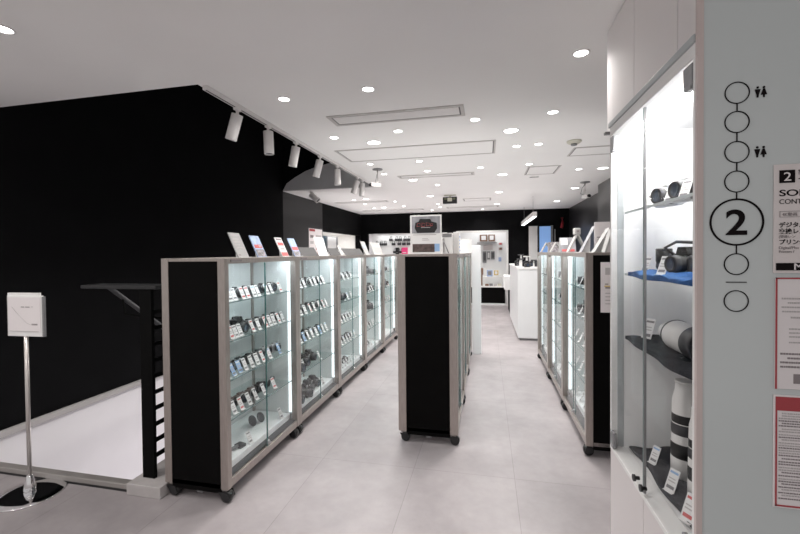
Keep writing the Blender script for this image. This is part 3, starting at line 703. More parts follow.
for z, nm in ((1.655, 1), (1.41, 2), (1.155, 3)):
    s_ = MB(); s_.box((.05, .014, z - .008), (CD - .01, CW - .014, z), CASEGLASS); s_.box((.048, .014, z - .0085), (.0505, CW - .014, z), GEDGE3); s_.build('glass_shelf', case)
for k_, (ya, yb, hy, side) in enumerate(((.014, .322, .014, 1), (.328, CW - .004, CW - .004, -1))):
    d = MB(); d.box((.0, ya, .712), (.006, yb, 1.958), CASEGLASS); e = yb if k_ == 0 else ya; d.box((-.0005, e - .002, .712), (.0065, e + .002, 1.958), GREYPL if k_ == 0 else GEDGE2)
    d = d.build('glass_door', case)
    for z in (.712, 1.90):
        hk = MB(); y1 = hy + side * .045; hk.box((-.003, min(hy, y1), z), (.009, max(hy, y1), z + .058), HINGE, .0015); hk.box((-.0045, min(hy, y1) + .003, z - .006), (.009, max(hy, y1) - .014, z + .006), HINGE, .001); hk.build('hinge', d)
    kb = MB(); kb.lathe([(.006, 0), (.006, .012), (.011, .013), (.011, .02)], BLACKPL, Matrix.Translation((.0, .30 if k_ == 0 else .36, .74)) @ Matrix.Rotation(-PI / 2, 4, 'Y'), 14); kb.build('lock', d)
# upper cupboards
cp = thing('upper_cupboard', 'white wall cupboard above the built-in display case', 'cupboard', (.626, 1.16, 2.12))
MB().box((.02, 0, 0), (.5, 1.13, .525), CUPB).build('carcass', cp)
for ya, yb in ((0, .34), (.345, .74), (.745, 1.13)): MB().box((0, ya, 0), (.02, yb, .525), CUPB, .0015).build('cupboard_door', cp)
k = MB(); k.box((-.02, 1.09, -.012), (.02, 1.12, -.001), GREYPL); k.build('bracket', cp)

# contents of the built-in case
def cloth(name, label, m_, x0, x1, y0, y1, z, drop, seed):
    rnd = random.Random(seed); ph_ = [rnd.uniform(0, 6) for _ in range(6)]
    def fn(u, v):
        y = y0 + (y1 - y0) * u; s_ = v
        wav = .006 * math.sin(9 * u + ph_[0]) + .004 * math.sin(23 * u + ph_[1] + 4 * v) + .003 * math.sin(17 * v + ph_[2] + 11 * u)
        if s_ < .25:
            q = s_ / .25; return (x0 + .006 * math.sin(14 * u + ph_[3]), y, z + .004 - drop * (1 - q) * (1 + .25 * math.sin(7 * u + ph_[4])) + abs(wav) * q)
        q = (s_ - .25) / .75; return (x0 + (x1 - x0) * q, y, z + .004 + abs(wav) * (1 + 1.2 * q))
    o = MB().grid(fn, 40, 24, m_).build(name)
    md = o.modifiers.new('thick', 'SOLIDIFY'); md.thickness = .002; md.offset = 1
    return tag(o, label, 'cloth')
cloth('display_cloth', 'crumpled blue cloth on middle glass shelf of the built-in case', CLOTHB, .536, .80, 1.14, 1.69, 1.41, .012, 1)
cloth('display_cloth', 'crumpled charcoal cloth on lower glass shelf under the lying lens', CLOTHD, .536, .80, 1.14, 1.735, 1.155, .012, 2)
cloth('display_cloth', 'charcoal cloth covering the base of the built-in case', CLOTHD, .565, .83, 1.12, 1.745, .703, .0, 3)
CG = 'price cards in the built-in case'
def case_card(x, y, z, lab, s_=1.0, rz=PI, style=0):
    o = shared('price_card', CARD[style], (x, y, z), (0, 0, rz)); o.scale = (s_, s_, s_); return tag(o, lab, 'price card', CG)
case_card(.575, 1.645, 1.418, 'white price card on blue cloth, left of two', .75, PI + .5)
case_card(.575, 1.50, 1.418, 'white price card on blue cloth, right of two', .80, PI + .5)
case_card(.585, 1.655, 1.166, 'white price card beside the lying white lens', .95, PI + .6)
case_card(.595, 1.62, .712, 'price card on charcoal base cloth, farthest of three', .75, PI + .5, 3)
case_card(.578, 1.44, .712, 'price card on charcoal base cloth, middle of three', .85, PI + .5, 3)
case_card(.562, 1.29, .712, 'price card on charcoal base cloth, nearest of three', .90, PI + .5, 1)
case_card(.585, 1.64, 1.655, 'white price card on top shelf of built-in case, farthest of three', .70, PI + .5)
case_card(.580, 1.46, 1.655, 'white price card on top shelf of built-in case, middle of three', .80, PI + .5)
case_card(.572, 1.34, 1.655, 'white price card on top shelf of built-in case, nearest of three', .75, PI + .5)
camera_at('s', (.63, 1.58, 1.655), PI + .3, 'silver compact camera on top shelf of the built-in case, farther one', 'cameras in the built-in case')
camera_at('s', (.63, 1.44, 1.655), PI + .3, 'silver compact camera on top shelf of the built-in case, nearer one', 'cameras in the built-in case')
camera_at('R', (.63, 1.44, 1.424), PI + .3, 'black system camera with strap on the blue cloth', 'cameras in the built-in case', .85)
upright_lens((.625, 1.60, 1.424), 'short dark lens standing on blue cloth behind price card', None, .026, .075)
# camera strap loop belongs to the camera
cam_o = [o for o in col.objects if o.get('label', '') == 'black system camera with strap on the blue cloth'][0]
MB().tube([(.0, -.06, .07), (.03, -.075, .10), (.02, -.03, .122), (0, .03, .118), (.01, .062, .09), (.0, .06, .07)], .006, DKPL).build('strap', cam_o)
# lying telephoto
t = thing('telephoto_lens', 'white telephoto lens lying on charcoal cloth, lower glass shelf', 'lens', (.637, 1.60, 1.210), (0, 0, 0))
M = Matrix.Rotation(PI / 2, 4, 'X')          # axis toward -Y (towards the viewer)
MB().lathe([(.030, 0), (.034, .01), (.040, .05), (.050, .07), (.050, .20)], LENSW, M, 32).build('barrel', t)
MB().lathe([(.0505, .20), (.053, .205), (.053, .26), (.050, .265), (.045, .262), (.02, .25)], DKPL, M, 32).build('lens_hood', t)
MB().lathe([(.0405, .052), (.0515, .071), (.0515, .076), (.05, .077)], DKPL, M, 32, cap=False).build('ring', t)
k = MB(); k.box((-.012, -.15, -.058), (.012, -.10, -.044), LENSW, .003); k.build('tripod_foot', t)
k = thing('acrylic_riser', 'clear bluish acrylic riser under front of the lying white lens', 'riser', (.62, 1.40, 1.165))
mm = MB(); mm.box((-.04, -.11, 0), (.05, .02, .003), SHELFGLASS); k2 = mm.build('plate', k)
# standing telephotos
def tele(label, loc, r, h):
    t = thing('telephoto_lens', label, 'lens', loc, (0, 0, 0), 'white telephoto lenses standing in the built-in case')
    MB().lathe([(r, 0), (r, h * .20), (r * .98, h * .21), (r * .98, h * .36), (r * .96, h * .37), (r * .96, h * .44), (r * .95, h * .45), (r * .95, h * .56), (r * .94, h * .57), (r * .94, h * .66), (r * .93, h * .67), (r * .9, h * .80), (r * .72, h * .90), (r * .70, h * .985)], LENSW, n=32,
              mats=[LENSW, LENSW, BLACKPL, LENSW, LENSW, LENSW, BLACKPL, LENSW, BLACKPL, LENSW, LENSW, LENSW, LENSW]).build('barrel', t)
    MB().lathe([(r * .985, h * .215), (r * 1.0, h * .22), (r * 1.0, h * .35), (r * .985, h * .355)], BLACKPL, n=32, cap=False).build('zoom_ring', t)
    MB().lathe([(r * .955, h * .455), (r * .975, h * .46), (r * .975, h * .55), (r * .955, h * .555)], DKPL, n=32, cap=False).build('focus_ring', t)
    MB().lathe([(r * .74, h * .985), (r * .74, h), (r * .6, h)], LENSW, n=32).build('mount_cap', t)
    return t
tele('white telephoto lens with black rings standing on base cloth', (.672, 1.548, .712), .043, .335)
tele('white telephoto lens partly hidden by the right case frame', (.655, 1.41, .712), .034, .29)

# ------------------------------------------------------------------ floor directory and posters on the grey panel
FRONT = (PI / 2, 0, 0); YP = 1.0805
fd = thing('floor_directory', 'column of black circles with large 2 on the grey panel', 'floor directory', (.574, YP, 1.565))
def ring(cz, r, wd, name='ring'):
    M = Matrix.Translation((0, 0, cz)) @ Matrix.Rotation(PI / 2, 4, 'X')
    return MB().lathe([(r - wd / 2, 0), (r - wd / 2, .0012), (r + wd / 2, .0012), (r + wd / 2, 0)], INK, M, 56, cap=False).build(name, fd)
for cz in (.302, .234, .164, .095, -.099, -.186): ring(cz, .0245, .0023)
ring(0, .0535, .0042)
for z0, z1 in ((.2585, .2775), (.1885, .2095), (.1195, .1395), (.0545, .0705), (-.0745, -.055)):
    MB().box((-.0012, -.0012, z0), (.0012, 0, z1), INK).build('connector', fd)
MB().box((-.021, -.0012, -.1425), (.021, 0, -.1405), INK).build('divider', fd)
text_obj('numeral', '2', .083, INK, (0, -.0004, -.029), FRONT, fd, sx=1.12, align='CENTER', bold=.0014)
for cz in (.304, .166):
    k = MB(); Mx = lambda x, z: Matrix.Translation((x, 0, z)) @ Matrix.Rotation(PI / 2, 4, 'X')
    for x, pts in ((.041, [(-.0058, .002), (.0058, .002), (.0022, -.0115), (.0016, -.017), (-.0016, -.017), (-.0022, -.0115)]), (.0535, [(-.0018, .003), (.0018, .003), (.0062, -.011), (.002, -.011), (.0016, -.017), (-.0016, -.017), (-.002, -.011), (-.0062, -.011)])):
        k.prism(pts, .001, INK, Mx(x, cz)); k.lathe([(.0026, 0), (.0026, .001)], INK, Mx(x, cz + .0062), 14)
    k.build('restroom_symbol', fd)
# poster 1
PX = .647
def sheet(name, label, z0, z1, m_, x0=PX, x1=.90):
    t = thing(name, label, 'poster', (x0, YP, z0)); MB().box((0, -.003, 0), (x1 - x0, 0, z1 - z0), m_, .001).build('sheet', t); return t
p1 = sheet('shop_poster', 'cream shop poster with black 2 tile and bold brand lettering', 1.445, 1.695, PAPERC)
q = MB(); q.box((.010, -.0042, .207), (.040, -.003, .236), INK); q.build('number_tile', p1)
text_obj('numeral', '2', .028, PAPER, (.025, -.0044, .2115), FRONT, p1, sx=1.15, align='CENTER')
text_obj('lettering', '家電', .0125, INK, (.046, -.0032, .226), FRONT, p1, bold=.0002)
MB().box((.047, -.004, .2145), (.20, -.003, .2165), INK).build('rule', p1)
text_obj('lettering', 'SONY', .0205, INK, (.0095, -.0032, .1770), FRONT, p1, sx=1.45, bold=.0003)
text_obj('lettering', 'CONT', .0155, INK, (.0095, -.0032, .1590), FRONT, p1, sx=.98)
k = MB(); 
for a_, b_ in (((.011, .1285), (.16, .1293)), ((.011, .1415), (.16, .1423)), ((.011, .1285), (.0118, .1423))): k.box((a_[0], -.004, a_[1]), (b_[0], -.003, b_[1]), INKG)
k.build('text_box', p1)
text_obj('lettering', '4K動画', .0095, INKG, (.0155, -.0032, .1315), FRONT, p1)
text_obj('lettering', 'デジタル', .0130, INK, (.0095, -.0032, .1060), FRONT, p1, bold=.0003)
text_obj('lettering', '交換レンズ', .0130, INK, (.0095, -.0032, .0915), FRONT, p1, bold=.0003)
text_obj('lettering', '(望遠レン', .0075, INKG, (.0095, -.0032, .0815), FRONT, p1)
text_obj('lettering', 'プリンタ', .0130, INK, (.0095, -.0032, .0670), FRONT, p1, bold=.0003)
text_obj('lettering', 'Digital/Pho', .0088, INKG, (.0095, -.0032, .0555), FRONT, p1)
text_obj('lettering', 'Printers /', .0080, INKG, (.0095, -.0032, .0470), FRONT, p1)
q = MB(); q.box((.0045, -.0042, .0065), (.22, -.003, .0235), INK); q.build('band', p1)
text_obj('lettering', 'M', .021, PAPER, (.0375, -.0044, .0080), FRONT, p1, sx=1.2, bold=.0002)
# poster 2
p2 = sheet('red_bordered_notice', 'white notice with a red border below the shop poster', 1.177, 1.435, PAPER, .651)
k = MB()
for a_, b_ in (((0, 0), (.0035, .258)), ((0, .2545), (.249, .258)),): k.box((a_[0], -.0042, a_[1]), (b_[0], -.003, b_[1]), RED)
k.build('border', p2)
k = MB(); rr = random.Random(3)
def dashes(x, z, L, hgt, m_):
    xx = x
    while xx < x + L:
        w_ = rr.uniform(.002, .006); k.box((xx, -.0038, z), (xx + w_, -.003, z + hgt), m_); xx += w_ + .0012
for x, z in ((.012, .208), (.024, .198), (.012, .188), (.013, .178)): dashes(x, z, .2, .0034, INKPALE)
dashes(.030, .164, .2, .004, INKPALE)
for z in (.138, .129, .120, .107): dashes(.027, z, .2, .0032, INKPALE)
for x, z in ((.010, .080), (.024, .070), (.010, .060), (.010, .050)): dashes(x, z, .2, .0042, INKG)
k.build('printing', p2)
k = MB(); k.box((.036, -.0038, .014), (.05, -.003, .036), INKG); k.build('printed_mark', p2)
# poster 3
p3 = sheet('red_framed_rules_sheet', 'dense text sheet with red header and frame, lowest poster', .899, 1.163, PAPER, .649)
k = MB(); k.box((.0035, -.0042, .228), (.251, -.003, .260), RED); k.box((.0035, -.0042, .004), (.0065, -.003, .228), RED); k.box((.0035, -.0042, .004), (.251, -.003, .0075), RED); k.build('border', p3)
k = MB()
dashes(.008, .2495, .2, .004, PAPERC); dashes(.008, .2425, .2, .004, PAPERC); dashes(.008, .2345, .2, .003, PAPERC)
zz = .220
while zz > .016:
    ind = rr.choice([.010, .010, .016]); dashes(ind, zz, .2, .0028, rr.choice([INKG, INKPALE, INKPALE])); zz -= rr.choice([.0058, .0058, .0075])
k.build('printing', p3)

# ------------------------------------------------------------------ ceiling: downlights
lights = [(-2.38, .35), (-3.6, .9), (-.81, .6), (-1.46, -.4), (-3.0, -.6, 1), (-2.381, 1.546), (.541, 2.491), (-1.463, 2.707), (-.806, 2.683), (.231, 3.913, 1), (.54, 3.482), (-.093, 3.513), (-.811, 3.666), (-1.138, 3.984, 1), (-1.473, 3.716),  # leading entries lie out of view, added to brighten the near floor
          (-.823, 4.923), (-1.464, 4.927), (-.816, 5.552), (-1.454, 5.599), (.235, 6.093, 1), (-1.132, 6.178, 1), (-.813, 6.745), (.322, 4.498), (.547, 4.473), (-.077, 5.512),
          (-1.12, 8.01, 1), (-1.122, 9.379), (-1.147, 10.011), (-1.438, 10.65), (-2.496, 8.072, 1), (-2.79, 8.15), (-2.772, 8.883), (-1.997, 8.645), (-2.528, 9.702, 1), (-2.8, 9.734),
          (-1.978, 9.536), (.236, 7.847, 1), (.246, 9.791, 1), (-.104, 10.81), (.548, 5.458), (1.267, 5.969), (1.58, 5.985, 1), (1.574, 7.737, 1), (1.572, 9.612, 1)]
def lamp_meshes(r):
    a = MB(); a.lathe([(r * .98, .0), (r * .98, -.004), (r * 1.2, -.004), (r * 1.22, 0)], WHITEPAINT, n=28, cap=False)
    b = MB(); b.lathe([(r, -.0015), (r * .6, -.0035), (r * .1, -.0045)], DIFF, n=28)
    return a.mesh('trim_ring'), b.mesh('diffuser')
SM, BG = lamp_meshes(.040), lamp_meshes(.066)
spot_s = bpy.data.lights.new('downlight_small', 'SPOT'); spot_b = bpy.data.lights.new('downlight_big', 'SPOT')
for L_, e_, sz in ((spot_s, 34, .04), (spot_b, 62, .06)):
    L_.energy = e_; L_.spot_size = math.radians(150); L_.spot_blend = .9; L_.shadow_soft_size = sz; L_.color = (1.0, .965, .93)
def zone(x, y):
    side = 'left annex' if x < -1.9 else ('left row' if x < -1.3 else ('left aisle' if x < -.6 else ('middle row' if x < .1 else ('right aisle' if x < .7 else 'right wall'))))
    return side
cnt = {}
for L_ in sorted(lights, key=lambda v: v[1]):
    x, y = L_[:2]; big = len(L_) > 2; z_ = zone(x, y); cnt[(z_, big)] = cnt.get((z_, big), 0) + 1
    lab = f'{"large" if big else "small"} round ceiling downlight over {z_}, {NTH[cnt[(z_, big)]]} such from the front'
    if y == 1.546: lab = 'small round ceiling downlight at upper left edge, nearest the camera'
    t = thing('ceiling_downlight', lab, 'downlight', (x, y, H), (0, 0, 0), 'recessed ceiling downlights')
    shared('trim_ring', (BG if big else SM)[0], parent=t); shared('diffuser', (BG if big else SM)[1], parent=t)
    lo_ = bpy.data.objects.new('downlight_lamp', spot_b if big else spot_s); col.objects.link(lo_); lo_.parent = t; lo_.location = (0, 0, -.03)
# track and spotlights
tr = thing('lighting_track', 'white lighting track along the stairwell edge of the ceiling', 'lighting track', (-1.86, 2.36, H))
MB().box((-.02, 0, -.03), (.02, 3.6, 0), WHITEPAINT, .003).build('rail', tr); MB().box((-.006, .01, -.031), (.006, 3.59, -.0295), VENTD).build('slot', tr)
def track_spot(label, x, y, z, tilt, az, L_=.195, r=.042):
    t = thing('track_spotlight', label, 'spotlight', (x, y, z), (0, 0, az), 'white spotlights on the track')
    k = MB(); k.box((-.016, -.03, -.02), (.016, .03, 0), WHITEPAINT, .003); k.cyl((0, 0, -.015), (0, 0, -.045), .011, WHITEPAINT, n=12); k.build('adapter', t)
    M = Matrix.Translation((0, 0, -.05)) @ Matrix.Rotation(math.radians(tilt), 4, 'Y')
    k = MB(); k.lathe([(.02, .004), (r, .0), (r, -L_), (r * .93, -L_ - .003), (r * .9, -L_ + .012)], WHITEPAINT, M, 28); k.build('lamp_head', t)
    k = MB(); k.lathe([(r * .88, -L_ + .010), (r * .3, -L_ + .012)], DKPL, M, 24); k.build('lens', t)
    return t
SP = [(2.716, 18), (3.153, -2), (3.67, 12), (4.255, 16), (4.787, -1), (5.60, 20), (5.83, 2)]
for n_, (y, tl) in enumerate(SP, 1): track_spot(f'white cylinder spotlight on stairwell track, {NTH[n_]} from the camera', -1.86, y, H - .03, tl, 0)
track_spot('white cylinder spotlight on the lower ceiling by the grey pier', -3.18, 6.84, H, -50, 0, .19, .055)
# air vents and panels in the ceiling
def vent(name, label, cat, x0, x1, y0, y1, slats=True, panel=False):
    t = thing(name, label, cat, ((x0 + x1) / 2, (y0 + y1) / 2, H)); a, b = (x1 - x0) / 2, (y1 - y0) / 2
    e = .03 if slats else .018
    k = MB()
    k.box((-a, -b, -.008), (a, -b + e, 0), VENTW, .002); k.box((-a, b - e, -.008), (a, b, 0), VENTW, .002); k.box((-a, -b + e, -.008), (-a + e, b - e, 0), VENTW, .002); k.box((a - e, -b + e, -.008), (a, b - e, 0), VENTW, .002)
    k.box((-a + e, -b + e, -.0035), (a - e, -b + e + .012, 0), VENTD); k.box((-a + e, b - e - .012, -.0035), (a - e, b - e, 0), VENTD); k.box((-a + e, -b + e, -.0035), (-a + e + .012, b - e, 0), VENTD); k.box((a - e - .012, -b + e, -.0035), (a - e, b - e, 0), VENTD)
    k.build('frame', t)
    if slats:
        k = MB(); n_ = max(3, int((2 * b - 2 * e) / .028)); k.box((-a + e + .012, -b + e + .012, -.0015), (a - e - .012, b - e - .012, -.0005), VENTD)
        for q in range(n_):
            yy = -b + e + .014 + (2 * b - 2 * e - .028) * (q + .5) / n_; k.box((-a + e + .012, yy - .0115, -.006), (a - e - .012, yy + .0115, -.002), VENTG)
        k.build('grille', t)
    else:
        k = MB(); k.box((-a + e + .013, -b + e + .013, -.006), (a - e - .013, b - e - .013, 0), CEIL, .001); k.build('panel', t)
    return t
vent('ceiling_air_vent', 'long slatted ceiling air vent nearest the camera', 'air vent', -1.31, -.17, 3.13, 3.38)
vent('ceiling_panel', 'large flat air conditioner panel in the ceiling with dark outline', 'ceiling panel', -1.66, .10, 4.19, 4.74, False)
vent('ceiling_air_vent', 'narrow slatted air vent behind the large ceiling panel', 'air vent', -1.30, -.17, 5.78, 5.98)
vent('ceiling_panel', 'dark outlined ceiling hatch beside the smoke detector', 'ceiling panel', .95, 1.75, 4.72, 5.12, False)
vent('ceiling_panel', 'ceiling hatch with dark corner over the right aisle', 'ceiling panel', .55, .98, 5.63, 6.2, False)
vent('ceiling_air_vent', 'slatted air vent over the left annex, nearer one', 'air vent', -3.35, -2.13, 8.42, 8.62)
vent('ceiling_air_vent', 'slatted air vent over the left annex, far one', 'air vent', -3.27, -1.62, 10.22, 10.48)
vent('ceiling_panel', 'flat ceiling panel behind the hanging sign box', 'ceiling panel', -.50, .10, 8.6, 9.0, False)
vent('ceiling_air_vent', 'slatted air vent close to the back wall', 'air vent', -1.0, .30, 10.1, 10.35)
k = MB(); k.box((-.065, -.02, -.006), (.065, .02, 0), VENTD, .002); tag(k.build('ceiling_slot', loc=(.72, 6.42, H)), 'small dark ceiling slot behind the right aisle hatch', 'ceiling slot')
t = thing('smoke_detector', 'cream round smoke detector on the ceiling near the right cupboard', 'smoke detector', (.896, 4.445, H))
MB().lathe([(.072, 0), (.072, -.012), (.05, -.030)], CREAM, n=28).build('housing', t); MB().lathe([(.032, -.030), (.030, -.045), (.01, -.048)], GREYPL, n=20).build('sensor', t)
def cctv(label, loc, s_=1.0, rz=0):
    t = thing('security_camera', label, 'security camera', loc, (0, 0, rz)); t.scale = (s_, s_, s_)
    MB().lathe([(.07, 0), (.07, -.012), (.04, -.018)], GREYPL, n=20).build('ceiling_plate', t)
    MB().tube([(0, 0, -.015), (0, 0, -.16), (-.005, -.01, -.19)], .013, WHITEPAINT).build('stem', t)
    MB().tube([(.01, 0, -.02), (-.04, .01, -.09), (-.07, .0, -.18), (-.03, -.03, -.2)], .004, GREYPL).build('cable', t)
    k = MB(); k.box((-.032, -.10, -.25), (.032, .05, -.19), WHITEPAINT, .012); k.build('camera_body', t)
    k = MB(); k.lathe([(.024, 0), (.024, .02), (.015, .022)], BLACKPL, Matrix.Translation((0, -.10, -.222)) @ Matrix.Rotation(PI / 2, 4, 'X'), 16); k.build('lens', t)
cctv('white security camera hanging from the ceiling at end of the track', (-1.455, 5.25, H), 1.0, -.8)
cctv('white security camera on the ceiling near the dark right wall', (1.603, 7.114, H), 1.1, .3)
t = thing('hanging_sign_box', 'small dark box with pale patches hanging from the ceiling on a cream plate', 'sign box', (-.715, 8.0, H))
MB().box((-.12, -.06, -.012), (.12, .06, 0), CREAM, .003).build('plate', t); MB().box((-.015, -.015, -.04), (.015, .015, -.012), CREAM).build('stem', t)
MB().box((-.14, -.05, -.17), (.14, .05, -.04), BLACKPL, .005).build('housing', t)
k = MB(); k.box((-.045, -.052, -.13), (.045, -.05, -.06), CREAM, 0); k.box((-.11, -.052, -.10), (-.06, -.05, -.06), mat('olive', (.10, .11, .06), .5, var=.2)); k.box((.06, -.052, -.10), (.11, -.05, -.06), MATS['olive']); k.build('face', t)
t = thing('pendant_tube_light', 'long white pendant box light hanging before the black back wall', 'pendant light', (.94, 8.3, 2.195))
MB().box((-.04, 0, .012), (.04, 2.7, .10), WHITEPAINT, .004).build('housing', t); MB().box((-.036, .02, 0), (.036, 2.68, .014), DIFF2, .002).build('diffuser', t)
for y in (.3, 2.3): MB().cyl((0, y, .11), (0, y, H - 2.19), .004, GREYPL, n=8).build('wire', t)

# ------------------------------------------------------------------ far end: counters and goods
k = thing('long_counter', 'tall white counter with cameras on top at far right', 'counter', (.51, 6.95, 0))
MB().box((0, 0, .04), (.62, 2.4, 1.20), COUNTER, .004).build('body', k); MB().box((-.01, -.01, 1.20), (.63, 2.41, 1.235), WHITEPL, .003).build('countertop', k); MB().box((.03, .03, 0), (.59, 2.37, .04), GREYPL).build('plinth', k)
k = thing('low_desk', 'low white desk block between back opening and tall counter', 'desk', (.42, 9.9, 0))
MB().box((0, 0, .58), (.7, .9, .90), GLOWWHITE, .004).build('top_block', k); MB().box((.12, .05, 0), (.7, .85, .58), BLACKPANEL).build('base', k)
for n_, (x, y, kd) in enumerate(((.66, 7.06, 'R'), (.90, 7.05, 'T'), (.80, 7.35, 'R'), (.58, 7.75, 'R'), (.88, 7.7, 'R')), 1):
    camera_at(kd, (x, y, 1.235), -PI / 2 + random.uniform(-.4, .4), f'black camera on the tall white counter, {NTH[n_]} from its front', 'cameras on the tall counter')
for n_, (x, y, h_) in enumerate(((.56, 7.02, .13), (.68, 7.25, .17), (.77, 7.02, .11), (.96, 7.3, .14), (.60, 7.45, .2)), 1):
    t = thing('camera_stand', f'white camera display stand on the tall white counter, {NTH[n_]} one', 'display stand', (x, y, 1.235), (0, 0, .4 * n_), 'white stands on the tall counter')
    MB().box((-.05, -.04, 0), (.05, .04, .012), WHITEPL, .003).build('foot', t); MB().prism([(-.03, 0), (.03, 0), (.018, h_), (-.018, h_)], .012, WHITEPL, Matrix.Rotation(PI / 2, 4, 'X')).build('upright', t)
    MB().box((-.055, -.03, h_), (.055, .03, h_ + .02), DKPL if n_ % 2 else WHITEPL, .004).build('holder', t)
# desk and shelves in the back room
k = thing('back_desk', 'white topped black desk inside the back opening', 'desk', (-.75, YB + .15, 0))
MB().box((0, 0, .50), (1.27, .5, .54), WHITEPL, .003).build('desktop', k); MB().box((.02, .04, .05), (1.25, .48, .50), BLACKPANEL).build('body', k); MB().box((.0, .0, 0), (1.27, .48, .05), COUNTER).build('plinth', k)
def back_item(name, label, cat, x0, x1, z0, z1, m_, y=12.10, d=.045, inner=None, group='goods on the back room wall'):
    t = MB(); t.box((x0, y, z0), (x1, y + d, z1), m_, .004)
    if inner: t.box((x0 + (x1 - x0) * .2, y - .003, z0 + (z1 - z0) * .2), (x1 - (x1 - x0) * .2, y, z1 - (z1 - z0) * .15), inner)
    return tag(t.build(name), label, cat, group)
back_item('framed_box', 'brown framed box high in the back opening, left one', 'box', -.20, .02, 1.82, 2.02, WOOD, inner=CARDW)
back_item('framed_box', 'brown framed box high in the back opening, right one', 'box', .05, .24, 1.82, 2.02, WOOD, inner=CARDW)
sh = MB(); sh.box((-.28, 11.95, 1.76), (.30, 12.15, 1.785), GREYPL, .003); tag(sh.build('wall_shelf'), 'grey wall shelf under the brown framed boxes', 'shelf')
back_item('pale_box', 'pale pink package under the grey wall shelf', 'package', -.10, .17, 1.56, 1.72, PAPERC)
back_item('hanging_pack', 'grey hanging package in back opening, left of three', 'package', -.12, -.01, 1.18, 1.52, GREYPL, inner=DKPL)
back_item('hanging_pack', 'grey hanging package in back opening, middle of three', 'package', .01, .10, 1.28, 1.52, GREYPL, inner=WHITEPL)
back_item('hanging_pack', 'grey hanging package in back opening, right of three', 'package', .12, .23, 1.28, 1.52, GREYPL, inner=DKPL)
back_item('small_pack', 'small pink package on right side of the back opening, upper', 'package', .34, .46, 1.70, 1.78, PAPERC, inner=CARDRED)
back_item('small_pack', 'small pink package on right side of the back opening, lower', 'package', .34, .46, 1.55, 1.64, PAPERC, inner=WOOD)
back_item('small_pack', 'pale blue package on right side of the back opening', 'package', .34, .42, 1.22, 1.34, SKYP)
back_item('blue_box', 'blue grey box on the back desk', 'box', .0, .16, .80, .98, SKYP, y=11.6, d=.1, inner=GREYPL)
back_item('yellow_box', 'small olive yellow box on the back desk', 'box', .20, .32, .84, .97, MATS['ink_yellow'], y=11.62, d=.1, inner=CARDW)
sh = MB(); sh.box((-.1, 11.55, .77), (.42, 11.80, .795), WHITEPL, .002); sh.box((-.1, 11.56, .54), (-.08, 11.79, .77), WHITEPL); sh.box((.40, 11.56, .54), (.42, 11.79, .77), WHITEPL); tag(sh.build('desk_riser'), 'white riser on the back desk holding boxes', 'riser')
st_ = MB(); st_.box((-.20, 11.55, .54), (-.12, 11.63, .96), WOOD, .01); st_.box((-.26, 11.52, .85), (-.10, 11.66, 1.05), WOOD, .02); tag(st_.build('brown_stand'), 'dark brown upright stand at left of the back desk', 'stand')
for n_ in range(4):
    m_ = MB(); m_.box((0, 0, 0), (.10, .12, .05 + .01 * (n_ % 2)), [WOOD, GREYPL, STONE, CREAM][n_], .006); tag(m_.build('small_parcel', loc=(-.05 + n_ * .115, 11.5 - .0 * n_, .54)), f'{["brown", "grey", "stone coloured", "cream"][n_]} small parcel on the front edge of the back desk', 'parcel')
# left back niche: hanging camera goods
NB = YB + .42
hm = MB(); hm.box((-.055, -.05, -.07), (.055, 0, 0), BLACKPL, .008); hm.lathe([(.034, 0), (.034, .05)], DKPL, Matrix.Translation((0, -.05, -.036)) @ Matrix.Rotation(PI / 2, 4, 'X'), 14); hm.tube([(-.03, -.01, 0), (-.02, -.01, .07), (.02, -.01, .07), (.03, -.01, 0)], .006, BLACKPL); hm = hm.mesh('camera_dummy')
n_ = 0
for rz_, xs in ((1.93, (-2.84, -2.66, -2.55, -2.40, -2.28)), (1.80, (-3.28, -3.14, -3.02, -2.76, -2.58, -2.44, -2.30, -2.16)), (1.56, (-2.72, -2.60, -2.50))):
    for q, x in enumerate(xs, 1):
        o = shared('hanging_camera_bag', hm, (x, NB - .002, rz_), (0, 0, 0)); tag(o, f'small black item hung in white back niche, {["upper", "", "lower"][[1.93, 1.80, 1.56].index(rz_)] or "middle"} line, {NTH[q]} from left', 'hung item', 'black items hung in the back niche')
        for ax in (-.06, .06): pass
sh = MB(); sh.box((-3.40, YB + .14, 1.44), (-1.15, NB, 1.46), WHITEPL, .002); tag(sh.build('niche_shelf'), 'white shelf across the back niche', 'shelf')
t = MB(); t.box((-2.47, YB + .2, 1.462), (-2.30, YB + .3, 1.66), PINK, .006); t.box((-2.44, YB + .199, 1.5), (-2.33, YB + .2, 1.52), CARDW); tag(t.build('pink_box'), 'bright pink box in the white back niche', 'box')
t = MB(); t.box((-2.66, YB + .2, 1.462), (-2.56, YB + .3, 1.66), BLACKPL, .006); t.box((-2.64, YB + .199, 1.5), (-2.58, YB + .2, 1.52), GREYPL); tag(t.build('black_box'), 'black box left of the pink box in back niche', 'box')
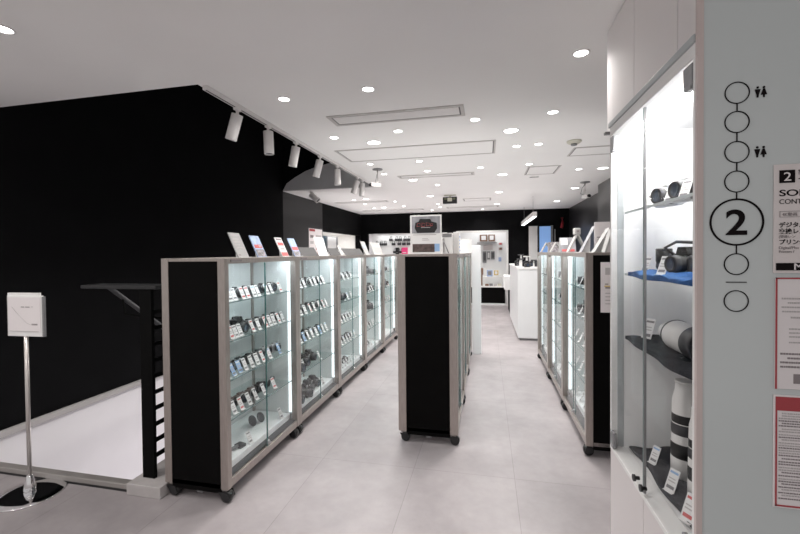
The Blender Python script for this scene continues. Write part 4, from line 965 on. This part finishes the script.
# left niche screen
t = thing('monitor', 'dark blue screen in the lit niche of the left wall', 'monitor', (XL - .45, 9.15, .5)); MB().box((0, 0, 1.04), (.05, .48, 1.46), BLACKPL, .006).build('housing', t); MB().box((.05, .02, 1.06), (.053, .46, 1.44), TEAL).build('screen', t); MB().box((-.02, .2, 0), (.04, .28, 1.04), GREYPL).build('stem', t)
t = thing('niche_screen', 'pale blank screen beside the dark blue screen in left niche', 'monitor', (XL - .45, 9.70, .5)); MB().box((0, 0, 1.0), (.04, .75, 1.46), GREYPL, .006).build('housing', t); MB().box((.04, .02, 1.02), (.043, .6, 1.44), SKYP if False else CARDW).build('screen', t); MB().box((0, .3, 0), (.04, .4, 1.0), GREYPL).build('stem', t)
t = MB(); t.tube([(1.95, YB - .12, 2.40), (1.97, YB - .12, 2.25), (1.94, YB - .12, 2.12)], .035, mat('red_tag', (.35, .02, .03), .5, var=.05)); tag(t.build('red_streamer'), 'small red hanging tag high on the black back wall', 'tag')

# ------------------------------------------------------------------ lights
def area(name, loc, rot, sx, sy, e, c_=(1, 1, 1)):
    L_ = bpy.data.lights.new(name, 'AREA'); L_.shape = 'RECTANGLE'; L_.size = sx; L_.size_y = sy; L_.energy = e; L_.color = c_
    o = bpy.data.objects.new(name, L_); col.objects.link(o); o.location = loc; o.rotation_euler = rot; return o
# added fill below floor level, brightens the white stairwell wall
p_ = bpy.data.lights.new('stairwell_fill', 'POINT'); p_.energy = 17; p_.shadow_soft_size = .25; p_.color = (1, .95, .97)
po = bpy.data.objects.new('stairwell_fill', p_); col.objects.link(po); po.location = (-2.6, 3.6, -1.0)
area('ceiling_fill', (-.1, 7.4, 2.25), (PI, 0, 0), 3.6, 7.6, 26, (1, .97, .96))  # unseen fill added to brighten the far ceiling
area('annex_fill', (-2.8, 9.0, 2.2), (PI, 0, 0), 1.5, 4.0, 9, (1, .97, .96))  # added likewise for the annex ceiling, no fixture there
# lamps in the back room and the niches
area('back_room_lamp', (0, 11.75, 2.28), (0, 0, 0), 1.2, .4, 7)
area('niche_lamp', (-2.3, YB + .25, 2.06), (0, 0, 0), 1.9, .15, 5)
area('left_niche_lamp', (XL - .42, 9.8, 2.01), (0, 0, 0), .3, 2.2, 10)

w_ = bpy.data.worlds.new('World'); scene.world = w_; w_.use_nodes = True
bg = w_.node_tree.nodes['Background']; bg.inputs['Color'].default_value = (1.0, .965, .955, 1); bg.inputs['Strength'].default_value = .54

# ------------------------------------------------------------------ camera
cd = bpy.data.cameras.new('camera'); co = bpy.data.objects.new('photo_camera', cd); col.objects.link(co)
cd.sensor_width = 36; cd.lens = 395.92 / 800 * 36; cd.shift_y = -7.453 / 800; cd.clip_start = .02
YAW, PIT, ROL = .215835, -.0167834, -.0094377
sy, cy, sp, cp = math.sin(YAW), math.cos(YAW), math.sin(PIT), math.cos(PIT)
F_ = Vector((-sy * cp, cy * cp, sp)); R_ = Vector((cy, sy, 0)); U_ = R_.cross(F_)
R2 = R_ * math.cos(ROL) + U_ * math.sin(ROL); U2 = -R_ * math.sin(ROL) + U_ * math.cos(ROL)
co.matrix_world = Matrix(((R2.x, U2.x, -F_.x, 0), (R2.y, U2.y, -F_.y, 0), (R2.z, U2.z, -F_.z, 1.5), (0, 0, 0, 1)))
scene.camera = co
scene.view_settings.view_transform = 'Standard'
scene.view_settings.look = 'None'
scene.view_settings.exposure = -.04
scene.view_settings.gamma = 1.07
scene.cycles.use_denoising = True
scene.cycles.transparent_max_bounces = 32
scene.cycles.max_bounces = 8
scene.cycles.sample_clamp_indirect = 6
